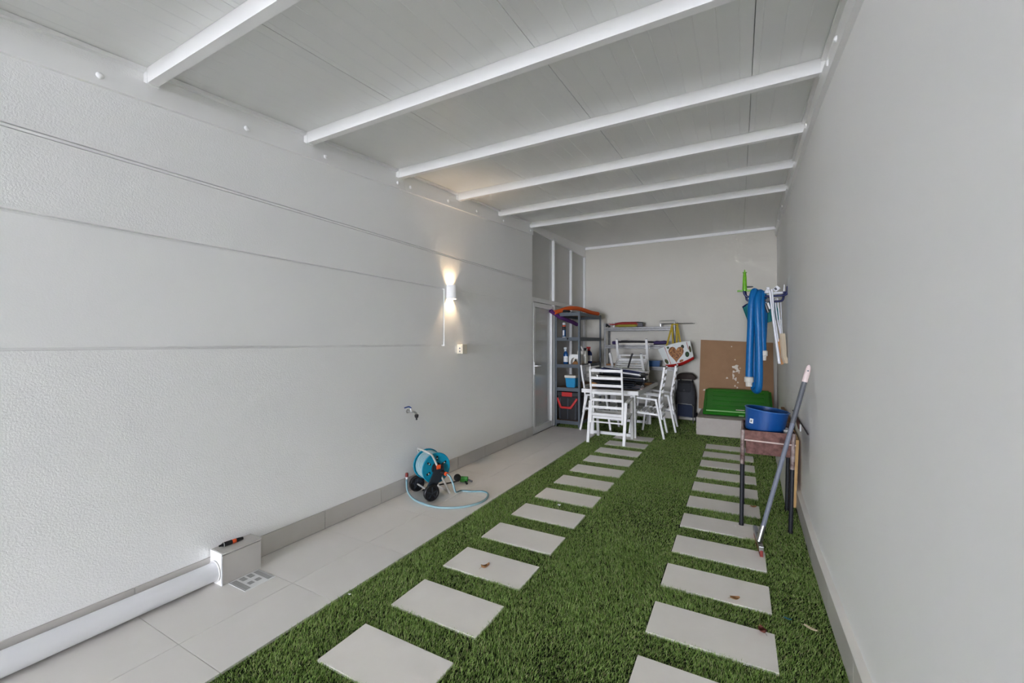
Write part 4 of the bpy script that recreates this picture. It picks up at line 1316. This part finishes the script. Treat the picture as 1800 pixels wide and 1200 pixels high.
MB().tube([(-0.135, -0.140, 0.01), (-0.135, -0.140, 0.325), (-0.115, -0.142, 0.345), (0.105, -0.142, 0.335), (0.13, -0.140, 0.31), (0.13, -0.140, 0.01)], 0.009, 10).build('front_bow', 'steel', tr_, local=True)
MB().tube([(-0.12, -0.140, 0.115), (0.10, -0.140, 0.108)], 0.008, 10).build('cross_bar', 'steel', tr_, local=True)
for s in (-1, 1):
    MB().tube([(s * 0.10, 0.10, 0.08), (s * 0.10, 0.10, 0.80), (s * 0.085, 0.07, 0.86)], 0.011, 10).build('frame_tube', 'black_paint', tr_, local=True)
    MB().lathe([(0, -0.015), (0.075, -0.015), (0.082, -0.008), (0.082, 0.008), (0.075, 0.015), (0, 0.015)], 24, axisM((s * 0.165, 0.09, 0.082), (1, 0, 0))).build('wheel', 'black_rubber', tr_, local=True)
g_ = []
for i in range(13):
    s = i / 12 - .5
    rise = 0.075 * (1 - (2 * s) ** 4)
    g_.append([(s * 0.33, 0.06, 0.775 + rise), (s * 0.33, 0.02, 0.80 + rise), (s * 0.33, -0.04, 0.79 + rise * .9), (s * 0.30, -0.07, 0.755 + rise * .2)])
MB().sheet(g_, 0.006).build('handle_cover', 'brown_cloth', tr_, local=True)

# ------------------------------------------------------------------ cardboard, green lid
cb = thing('cardboard_sheet', 'large brown cardboard sheet leaning on the back wall above the plinth', 'cardboard', (-0.05, 8.1, 0.262))
cN = 12
g_ = []
for i in range(cN + 1):
    s = i / cN
    row = []
    for j in range(9):
        t = j / 8
        x = -0.635 + s * 1.13 + 0.02 * t * (1 - s)
        y = 8.07 + 0.215 * t + 0.010 * math.sin(math.pi * s) * t + 0.006 * math.sin(5 * s)
        z = 0.264 + t * (1.208 - 0.055 * s)
        row.append((x, y, z))
    g_.append(row)
MB().sheet(g_, 0.007).build('sheet', 'cardboard', cb)
def cardpt(u, v, lift=0.012):
    for Y_ in (8.2, 8.2):
        p = at(u, v, 8.2)
    t = max(0, min(1, (p.z - 0.264) / 1.18))
    Y_ = 8.07 + 0.215 * t
    p = at(u, v, Y_)
    return Vector((p.x, Y_ - lift, p.z))
patch_px = [(1293, 645, 5, 4), (1297, 651, 3, 3), (1290, 653, 2.4, 2), (1289, 661, 1.6, 5), (1293, 666, 2, 3), (1278, 664, 1.8, 1.6), (1299, 655, 1.2, 1.2), (1297, 672, 1.2, 1.4), (1292, 678, 1.2, 1.6), (1296, 681, 1.2, 1.6), (1286, 609, 1.1, 0.9), (1240, 685, 4.5, 1.3), (1301, 647, 1, 1), (1292, 632, 1, 1)]
for (u, v, a_, b_) in patch_px:
    c = cardpt(u, v, 0.0125)
    sc_ = 8.15 / 738 * 0.88
    m = MB()
    k = 9
    pol = []
    for i in range(k):
        th = 2 * math.pi * i / k
        rr = 1 + 0.35 * math.sin(3 * th + u)
        pol.append(Vector((c.x + a_ * sc_ * rr * math.cos(th), c.y + 0.178 * b_ * sc_ * rr * math.sin(th), c.z + b_ * sc_ * rr * math.sin(th))))
    off = Vector((0, 0.0035, 0))
    m.add([q for q in pol] + [q + off for q in pol], [tuple(range(k)), tuple(range(k, 2 * k))[::-1]] + [(i, (i + 1) % k, k + (i + 1) % k, k + i) for i in range(k)])
    m.build('torn_patch', 'torn_paper', cb)

gl = thing('green_lid', 'bright green plastic sandbox lid propped on the concrete plinth', 'lid', (-0.02, 7.45, 0.263))
SLP = math.atan2(0.30, 0.56)
Mg = Matrix.Translation((-0.03, 7.40, 0.270)) @ Matrix.Rotation(SLP, 4, 'X')
def gbox(name, lo, hi, bev, m='green_plastic'):
    return MB().box(lo, hi, bev, Mg).build(name, m, gl)
gbox('lid_base', (-0.49, 0.0, 0.0), (0.48, 0.66, 0.045), 0.012)
gbox('lid_step', (-0.455, 0.030, 0.0455), (0.445, 0.635, 0.085), 0.014)
for k in range(4):
    gbox('ridge', (-0.36, 0.14 + k * 0.13, 0.0855), (0.37, 0.185 + k * 0.13, 0.092), 0.004)
gbox('front_moulding', (-0.44, 0.020, 0.056), (0.43, 0.0295, 0.078), 0.003, 'pale_green')
gbox('rim_moulding', (-0.475, -0.006, 0.012), (0.0, -0.0005, 0.036), 0.002, 'green_plastic')
gbox('lid_label', (0.02, -0.006, 0.010), (0.09, -0.0005, 0.034), 0.002, 'pale_green')
gbox('lid_label', (-0.02, 0.045, 0.0855), (0.10, 0.066, 0.087), 0.0005, 'pale_pink')

# ------------------------------------------------------------------ wall hanger with the pool things, right wall
HY = 5.9
hx = xr(HY)
hg = thing('wall_hanger', 'navy blue tube hanger fixed to the right wall', 'hanger', (hx, HY, 1.9))
def hpx(u, v, Y=HY):
    p = at(u, v, Y); return Vector((p.x, Y, p.z))
MB().tube([hpx(1307.5, 510), hpx(1308.5, 516), hpx(1313, 521), hpx(1320, 521.5), hpx(1350, 520.5), hpx(1376, 519), hpx(1382, 516), hpx(1384, 511), hpx(1384.5, 503)], 0.013, 12, smooth_path=4).build('arm', 'navy_tube', hg)
Y2 = 6.02
MB().tube([hpx(1310, 511, Y2), hpx(1312, 523, Y2), hpx(1317, 528.5, Y2), hpx(1350, 529.5, Y2), hpx(1371, 529, Y2), hpx(1376, 526, Y2), hpx(1377.5, 519, Y2), hpx(1378, 512, Y2)], 0.013, 12, smooth_path=4).build('arm', 'navy_tube', hg)
MB().tube([hpx(1384.5, 503), hpx(1385.2, 489)], [0.009, 0.006], 10).build('wall_bolt', 'steel', hg)
MB().tube([hpx(1378, 512, Y2), hpx(1378.6, 500, Y2)], [0.010, 0.005], 10).build('wall_bolt', 'bolt_white', hg)
for Yh, u_ in ((HY, 1382), (Y2, 1377)):
    p = hpx(u_, 514, Yh)
    MB().tube([p, Vector((xr(Yh) + 0.002, Yh, p.z))], 0.012, 10).build('wall_stub', 'navy_tube', hg)
    MB().lathe([(0.03, 0), (0.03, 0.004), (0, 0.004)], 16, axisM((xr(Yh), Yh, p.z), (-1, 0, 0))).build('wall_plate', 'navy_tube', hg)

gs_ = thing('umbrella_spike', 'lime green plastic parasol ground spike standing on the wall hanger tip', 'spike', tuple(hpx(1309, 512, 5.95)))
b0 = hpx(1309, 511, 5.95)
MB().lathe([(0, 0), (0.024, 0), (0.026, 0.02), (0.020, 0.17), (0.015, 0.232)], 18).build('spike_tube', 'lime_plastic', gs_, local=True)
MB().lathe([(0.015, 0.228), (0.024, 0.231), (0.024, 0.237), (0.008, 0.240), (0.008, 0.252), (0.004, 0.270), (0, 0.272)], 18).build('spike_tip', 'lime_plastic', gs_, local=True)
MB().box((-0.082, -0.012, -0.002), (0.082, 0.012, 0.018), 0.005).build('foot_wing', 'lime_plastic', gs_, local=True)
MB().box((-0.012, -0.07, -0.002), (0.012, 0.07, 0.018), 0.005).build('foot_wing', 'lime_plastic', gs_, local=True)
MB().lathe([(0, 0), (0.045, 0.0), (0.05, 0.006), (0.02, 0.012), (0, 0.012)], 20, Matrix.Translation((0.045, 0.05, 0.055))).build('grip_cap', 'grey_mark', gs_, local=True)

# pool hose hanging over the hanger
ph = thing('pool_hose', 'bright blue pool hose with white cuffs hanging from the wall hanger', 'hose', tuple(hpx(1330, 690)))
YH = 5.86
def ring_tube(pts, r, m, name):
    P2 = spline(pts, 10)
    MB().tube(P2, r, 14).build(name, m, ph)
rH = 0.043
A = [hpx(1316.5, 664, YH), hpx(1317.5, 630, YH), hpx(1319.5, 580, YH), hpx(1321, 535, YH), hpx(1325.5, 512.5, YH + 0.05), hpx(1329, 520, YH + 0.13), hpx(1328, 545, YH + 0.15), hpx(1326, 600, YH + 0.15), hpx(1325, 650, YH + 0.12),
     hpx(1326, 680, YH + 0.06), hpx(1331, 686, YH + 0.0), hpx(1334, 676, YH - 0.03), hpx(1334.5, 640, YH - 0.05), hpx(1333, 580, YH - 0.05), hpx(1331.5, 535, YH - 0.04), hpx(1334, 516.5, YH + 0.04), hpx(1338, 519, YH + 0.12), hpx(1340, 560, YH + 0.16), hpx(1340, 600, YH + 0.14)]
ring_tube(A, 0.040, 'pool_blue', 'corrugated_hose')
B = [hpx(1338.5, 618, YH + 0.07), hpx(1338, 600, YH + 0.12), hpx(1338, 585, YH + 0.13)]
C_ = [hpx(1341.5, 618, YH + 0.0), hpx(1340.5, 590, YH + 0.0), hpx(1339, 550, YH - 0.0), hpx(1338.5, 522, YH + 0.03), hpx(1341, 516, YH + 0.10), hpx(1343, 530, YH + 0.16), hpx(1343, 570, YH + 0.17), hpx(1341, 605, YH + 0.16)]
ring_tube(C_, 0.036, 'pool_blue', 'corrugated_hose')
for (u, v, Y_, r_) in ((1316.5, 663, YH, 0.040), (1341.5, 617, YH, 0.036)):
    p = hpx(u, v, Y_)
    MB().lathe([(r_ * .95, 0.01), (r_ * 1.28, 0.0), (r_ * 1.28, -0.055), (r_ * .95, -0.06), (r_ * .88, -0.11), (r_ * .75, -0.11), (r_ * .75, -0.02)], 20, Matrix.Translation(p)).build('cuff', 'cream_plastic', ph)

# teal net
ntg = thing('pool_net', 'teal mesh pool net bag hanging behind the blue hose', 'net', tuple(hpx(1330, 575, 6.09)))
g_ = []
top = [(1305, 540), (1314, 534.5), (1330, 529), (1350, 526), (1362, 526), (1368, 545)]
bot = [(1317, 572), (1319, 575), (1330, 571), (1346, 568), (1362, 563), (1372, 562)]
for i in range(21):
    s = i / 20 * 5
    k = min(4, int(s)); f_ = s - k
    a_ = (top[k][0] * (1 - f_) + top[k + 1][0] * f_, top[k][1] * (1 - f_) + top[k + 1][1] * f_)
    b_ = (bot[k][0] * (1 - f_) + bot[k + 1][0] * f_, bot[k][1] * (1 - f_) + bot[k + 1][1] * f_)
    row = []
    for j in range(9):
        t = j / 8
        u, v = a_[0] + (b_[0] - a_[0]) * t, a_[1] + (b_[1] - a_[1]) * t
        row.append(hpx(u, v, 6.10 + 0.02 * math.sin(1.3 * i) + 0.03 * math.sin(math.pi * t)))
    g_.append(row)
MB().sheet(g_, 0.004).build('mesh_bag', 'net_teal', ntg)
MB().tube([hpx(u, v, 6.09) for u, v in top[:-1]], 0.010, 8, smooth_path=3).build('net_rim', 'navy_tube', ntg)

# white poles and brush
wpz = thing('pool_poles', 'pair of slim white pool poles hanging at the right end of the hanger', 'poles', tuple(hpx(1371, 640, 5.82)))
MB().tube([hpx(1353, 511, 5.80), hpx(1359, 560, 5.80), hpx(1370, 639, 5.80)], [0.010, 0.012, 0.016], 12).build('pole', 'pvc_white', wpz)
MB().tube([hpx(1357, 508, 5.86), hpx(1360, 550, 5.86), hpx(1368, 600, 5.86)], 0.010, 12).build('pole', 'pvc_white', wpz)
MB().tube([hpx(1362, 526, 6.08), hpx(1366, 560, 6.08), hpx(1373, 592, 6.08)], 0.009, 12).build('pole', 'pvc_white', wpz)
MB().tube([hpx(1366.5, 524, 6.08), hpx(1372, 575, 6.08), hpx(1373, 592, 6.08)], 0.007, 12).build('pole', 'pvc_white', wpz)
hd2 = thing('vacuum_head', 'white plastic pool fitting resting on the navy hanger arm', 'fitting', tuple(hpx(1350, 516, 5.95)))
MB().lathe([(0, 0), (0.036, 0), (0.04, 0.015), (0.028, 0.04), (0.018, 0.05), (0.018, 0.072), (0, 0.074)], 18, axisM(hpx(1350, 515.5, 5.90), (0, 0, 1))).build('joint_cap', 'pvc_white', hd2)
p = hpx(1361, 511, 5.90)
MB().bar(p, hpx(1369, 504, 5.90), 0.055, 0.05, up=(0, 1, 0), bev=0.012).build('swivel', 'pvc_white', hd2)
MB().bar(hpx(1362, 508.5, 5.868), hpx(1365, 506.5, 5.868), 0.03, 0.01, up=(0, 1, 0)).build('socket', 'black_plastic', hd2)
MB().tube([hpx(1358, 515.5, 5.94), hpx(1376, 514, 5.94)], 0.014, 12).build('cross_tube', 'pvc_white', hd2)
tl = thing('telescopic_clips', 'short grey metal tubes tucked behind the poles below the hanger', 'tubes', tuple(hpx(1349, 545, 5.97)))
MB().tube([hpx(1345, 533, 5.95), hpx(1350.5, 549, 5.95)], 0.017, 12).build('tube', 'galvanised', tl)
MB().tube([hpx(1348, 530, 5.98), hpx(1353.5, 543, 5.98)], 0.015, 12).build('tube', 'bolt_white', tl)
MB().bar(hpx(1346, 530, 5.97), hpx(1354, 524, 5.97), 0.05, 0.03, up=(0, 1, 0), bev=0.006).build('clip', 'black_plastic', tl)

bs = thing('pool_brush', 'beige curved pool brush hanging against the right wall', 'brush', tuple(hpx(1374, 640, 5.9)))
g_ = []
for i in range(15):
    t = i / 14
    v = 586 + 52 * t
    u = 1374.5 + 2.5 * math.sin(math.pi * t * .7) + (6.0 * max(0, t - .75) / .25) ** 1.0
    p = hpx(min(u, 1383), v, 5.92)
    g_.append([p + Vector((-0.030, -0.05, 0)), p + Vector((-0.012, -0.066, 0)), p + Vector((0.028, -0.05, 0)), p + Vector((0.034, 0.05, 0)), p + Vector((-0.02, 0.06, 0))])
MB().sheet(g_, 0.008).build('brush_back', 'beige_plastic', bs)
g2 = [[row[0] + Vector((-0.004, 0, -0.01)), row[0] + Vector((-0.022, -0.004, -0.015)), row[4] + Vector((-0.022, 0, -0.015))] for row in g_[2:]]
MB().sheet(g2, 0.008).build('bristle_strip', 'tan_plastic', bs)
MB().tube([hpx(1375, 586, 5.92), hpx(1373.5, 560, 5.95), hpx(1372.5, 531, 6.02)], 0.005, 8).build('hanging_loop', 'pvc_white', bs)

# ------------------------------------------------------------------ barbecue stand with tub
bq = thing('rusty_barbecue', 'small rusty barbecue tray on thin legs by the right wall', 'barbecue', (0.19, 3.98, 0))
QX0, QX1, QY0, QY1 = 0.028, 0.362, 3.73, 4.23
def wallplate(name, a_, b_, z0_, z1_, t=0.006):
    m = MB().bar((a_[0], a_[1], (z0_ + z1_) / 2), (b_[0], b_[1], (z0_ + z1_) / 2), t, z1_ - z0_)
    return m.build(name, 'rust', bq)
for (a_, b_) in (((QX0, QY0), (QX1, QY0)), ((QX0, QY1), (QX1, QY1)), ((QX0, QY0), (QX0, QY1)), ((QX1, QY0), (QX1, QY1))):
    wallplate('upper_side', a_, b_, 0.665, 0.742)
ins = 0.018
for (a_, b_) in (((QX0 + ins, QY0 + ins), (QX1 - ins, QY0 + ins)), ((QX0 + ins, QY1 - ins), (QX1 - ins, QY1 - ins)), ((QX0 + ins, QY0 + ins), (QX0 + ins, QY1 - ins)), ((QX1 - ins, QY0 + ins), (QX1 - ins, QY1 - ins))):
    wallplate('lower_side', a_, b_, 0.565, 0.664)
MB().box((QX0 + ins, QY0 + ins, 0.560), (QX1 - ins, QY1 - ins, 0.566)).build('tray_floor', 'rust', bq)
MB().tube([(QX0 - 0.004, QY0 - 0.008, 0.668), (QX1 + 0.004, QY0 - 0.008, 0.660)], 0.0062, 8).build('front_rod', 'pale_rod', bq)
for k in range(6):
    y_ = QY0 + 0.05 + k * 0.08
    MB().tube([(QX0 + 0.004, y_, 0.700), (QX1 - 0.004, y_, 0.700)], 0.004, 8).build('grill_rod', 'rust_leg', bq)
legs = [((0.012, 3.72), (0.022, 3.726)), ((0.022, 4.215), (0.03, 4.22)), ((0.333, 3.74), (0.352, 3.726)), ((0.352, 4.24), (0.366, 4.232))]
for i, ((xb, yb), (xt, yt)) in enumerate(legs):
    M_top = 0.745 if i % 2 == 0 else 0.74
    MB().tube([(xb, yb, 0.0), (xb + (xt - xb) * .6, yb + (yt - yb) * .6, 0.48)], 0.0145, 12).build('leg', 'black_paint', bq)
    MB().tube([(xb + (xt - xb) * .6, yb + (yt - yb) * .6, 0.48), (xt, yt, M_top)], 0.0150, 12).build('leg_top', 'rust_leg', bq)
    MB().tube([(xb, yb, 0.0), (xb, yb, 0.02)], 0.017, 12).build('leg_foot', 'black_rubber', bq)

tub = thing('blue_tub', 'round dark blue plastic tub resting on the rusty barbecue', 'tub', (0.172, 3.92, 0.712), (0.0, math.radians(6.5), 0))
MB().lathe([(0, 0.0), (0.128, 0.0), (0.134, 0.006), (0.150, 0.170), (0.156, 0.172), (0.156, 0.177), (0.146, 0.177), (0.130, 0.012), (0, 0.010)], 44).build('tub_body', 'blue_tub', tub, local=True)
MB().tube([(0.154 * math.cos(2 * math.pi * k / 44), 0.154 * math.sin(2 * math.pi * k / 44), 0.176) for k in range(44)], 0.0035, 8, closed=True).build('rolled_rim', 'blue_rim', tub, local=True)
Ms = Matrix.Rotation(math.radians(-133), 4, 'Z')
stk = MB().box((0.142, -0.014, 0.062), (0.1485, 0.014, 0.098), 0.0, Ms)
stk = stk.build('price_sticker', 'paper_white', tub, local=True)
MB().box((0.1484, -0.006, 0.070), (0.1490, 0.006, 0.088), 0.0, Ms).build('sticker_mark', 'grey_mark', stk, local=True)

# boards against the right wall
def leanboard(name, label, cat, yn, yf, xb, xt, z1_, th, m, me=None):
    t = thing(name, label, cat, (xb, (yn + yf) / 2, 0))
    d = Vector((xt - xb, 0, z1_)).normalized()
    off = lambda y: xr(y) - xr(yn)
    vs_ = []
    for y in (yn, yf):
        o_ = off(y)
        nx_ = Vector((d.z, 0, -d.x)) * th
        a_ = Vector((xb + o_, y, 0.0)); b_ = Vector((xt + o_, y, z1_))
        vs_ += [a_, a_ + Vector((th, 0, 0)), b_ + Vector((th, 0, 0)), b_]
    MB().add(vs_, [(0, 1, 2, 3), (7, 6, 5, 4), (0, 4, 5, 1), (1, 5, 6, 2), (2, 6, 7, 3), (3, 7, 4, 0)]).build('panel', m, t)
    if me:
        e0 = [v_.copy() for v_ in vs_[:4]]
        f0 = [v_ + Vector((0, -0.006, 0)) for v_ in e0]
        MB().add(f0 + e0, [(0, 1, 2, 3), (7, 6, 5, 4), (0, 4, 5, 1), (1, 5, 6, 2), (2, 6, 7, 3), (3, 7, 4, 0)]).build('edge_strip', me, t)
    return t
leanboard('shelf_board', 'white faced board with pine edge leaning behind the barbecue', 'board', 4.34, 6.1, 0.350, 0.372, 0.56, 0.012, 'white_board', 'pine')
leanboard('pine_plank', 'pale pine plank leaning nearest the right wall skirting', 'plank', 4.33, 6.3, 0.394, 0.416, 0.585, 0.032, 'pine', None)
tp1 = thing('wooden_batten', 'short brown wooden batten lying on top of the leaning boards', 'batten', (0.44, 5.3, 0.585))
MB().bar((0.446, 4.9, 0.602), (0.470, 6.2, 0.606), 0.036, 0.030, bev=0.003).build('batten', 'old_wood', tp1)
tp2 = thing('wooden_batten', 'pale wooden batten lying beside the brown one on the leaning boards', 'batten', (0.39, 5.4, 0.57))
MB().bar((0.372, 5.0, 0.582), (0.410, 6.05, 0.586), 0.040, 0.030, bev=0.003).build('batten', 'pine', tp2)
bl2 = thing('white_block', 'small white block lying inside the rusty barbecue tray', 'block', (0.315, 3.95, 0.566))
MB().box((0.300, 3.86, 0.705), (0.336, 3.98, 0.745), 0.004).build('block', 'white_board', bl2)

ro = thing('thin_rod', 'thin dark metal rod leaning along the right wall', 'rod', (0.43, 4.0, 0.6))
p0 = Vector((xr(3.72) - 0.010, 3.72, 0.752)); p1 = Vector((xr(5.0) - 0.012, 5.0, 0.748))
MB().tube([p0, p1], 0.005, 8).build('rod', 'brown_cloth', ro)
MB().bar(Vector((xr(4.75) - 0.012, 4.75, 0.745)), Vector((xr(4.35) - 0.012, 4.35, 0.70)), 0.014, 0.05, bev=0.003).build('bracket', 'rust', ro)
MB().box((xr(4.4) - 0.012, 4.33, 0.66), (xr(4.4) + 0.001, 4.45, 0.72), 0.002).build('wall_label', 'white_label', ro)

# floor squeegee
sq = thing('floor_squeegee', 'long grey handled floor squeegee leaning against the right wall', 'squeegee', (0.125, 3.27, 0))
hb = Vector((0.122, 3.302, 0.105)); ht = Vector((0.417, 3.46, 1.275))
dq = (ht - hb).normalized()
MB().tube([hb, hb + dq * 1.09], 0.0145, 14).build('handle', 'handle_grey', sq)
MB().tube([hb + dq * 0.80, hb + dq * 1.09], 0.0155, 14).build('sleeve', 'sleeve_grey', sq)
MB().tube([hb + dq * 1.09, hb + dq * 1.15, hb + dq * 1.195, hb + dq * 1.21], [0.018, 0.017, 0.014, 0.006], 14).build('end_grip', 'pale_pink', sq)
MB().tube([hb + dq * 1.17 - Vector((0, .02, 0)), hb + dq * 1.17 + Vector((0, -.012, 0))], 0.005, 8).build('hang_hole', 'grey_mark', sq)
h0, h1 = Vector((0.128, 3.225, 0.022)), Vector((0.100, 3.58, 0.022))
MB().bar(h0, h1, 0.018, 0.044, bev=0.003).build('rubber_blade', 'brick_red', sq)
MB().bar(h0 + Vector((0, 0.004, 0.030)), h1 + Vector((0, 0, 0.032)), 0.028, 0.034, bev=0.003).build('blade_holder', 'steel', sq)
for s in (0.25, 0.75):
    MB().tube([h0.lerp(h1, s) + Vector((0, 0, 0.04)), hb + dq * 0.04], 0.006, 8).build('bracket_arm', 'steel', sq)
MB().tube([hb - dq * 0.03, hb + dq * 0.08], 0.018, 14).build('socket', 'steel', sq)

# ------------------------------------------------------------------ leaves and scraps on the ground
def leaf(label, x, y, z, ln, w, rz, m, curl=0.01):
    g_ = []
    for i in range(9):
        t = i / 8
        ww = w * math.sin(math.pi * min(1, t * 0.92 + 0.04)) ** 0.8
        row = []
        for s in (-1, -.5, 0, .5, 1):
            row.append(Matrix.Rotation(rz, 3, 'Z') @ Vector(((t - .5) * ln, s * ww / 2, curl * (abs(s) ** 1.5) + curl * (2 * t - 1) ** 2)) + Vector((x, y, z)))
        g_.append(row)
    t_ = thing('dry_leaf', label, 'leaf', (x, y, z))
    MB().sheet(g_, 0.0008).build('leaf_blade', m, t_)
    st_ = Matrix.Rotation(rz, 3, 'Z')
    MB().tube([Vector((x, y, z)) + st_ @ Vector((-ln * .75, 0, 0.003)), Vector((x, y, z)) + st_ @ Vector((-ln * .45, 0, curl * .8)), Vector((x, y, z)) + st_ @ Vector((0, 0, 0.001))], 0.0008, 5).build('leaf_stalk', m, t_)
leaf('curled brown dry leaf on a left paving slab', -1.405, 2.24, 0.006, 0.055, 0.022, 1.0, 'dry_leaf', 0.014)
leaf('tan dry leaf in the grass near the third right paving slab', -0.022, 2.60, 0.018, 0.050, 0.034, 0.4, 'dry_leaf', 0.008)
leaf('dark reddish brown leaf at the corner of a near right paving slab', 0.098, 2.385, 0.008, 0.042, 0.036, 2.2, 'brown_leaf', 0.012)
leaf('pale narrow leaf on the grass beside the right skirting', 0.305, 2.50, 0.020, 0.055, 0.014, -0.5, 'pale_leaf', 0.006)
leaf('small tan leaf on the slab between the barbecue and the squeegee', 0.105, 4.155, 0.008, 0.045, 0.032, 0.2, 'dry_leaf', 0.008)
leaf('tiny pale scrap in the grass between the left paving slabs', -1.36, 3.36, 0.022, 0.022, 0.016, 0.2, 'paper_white', 0.008)
leaf('tiny green scrap in the grass near the right skirting', 0.215, 2.535, 0.020, 0.030, 0.008, -0.2, 'hose_teal', 0.004)
leaf('tiny white scrap on the grass edge near the floor tiles', -1.905, 1.62, 0.020, 0.014, 0.010, 0.4, 'paper_white', 0.004)
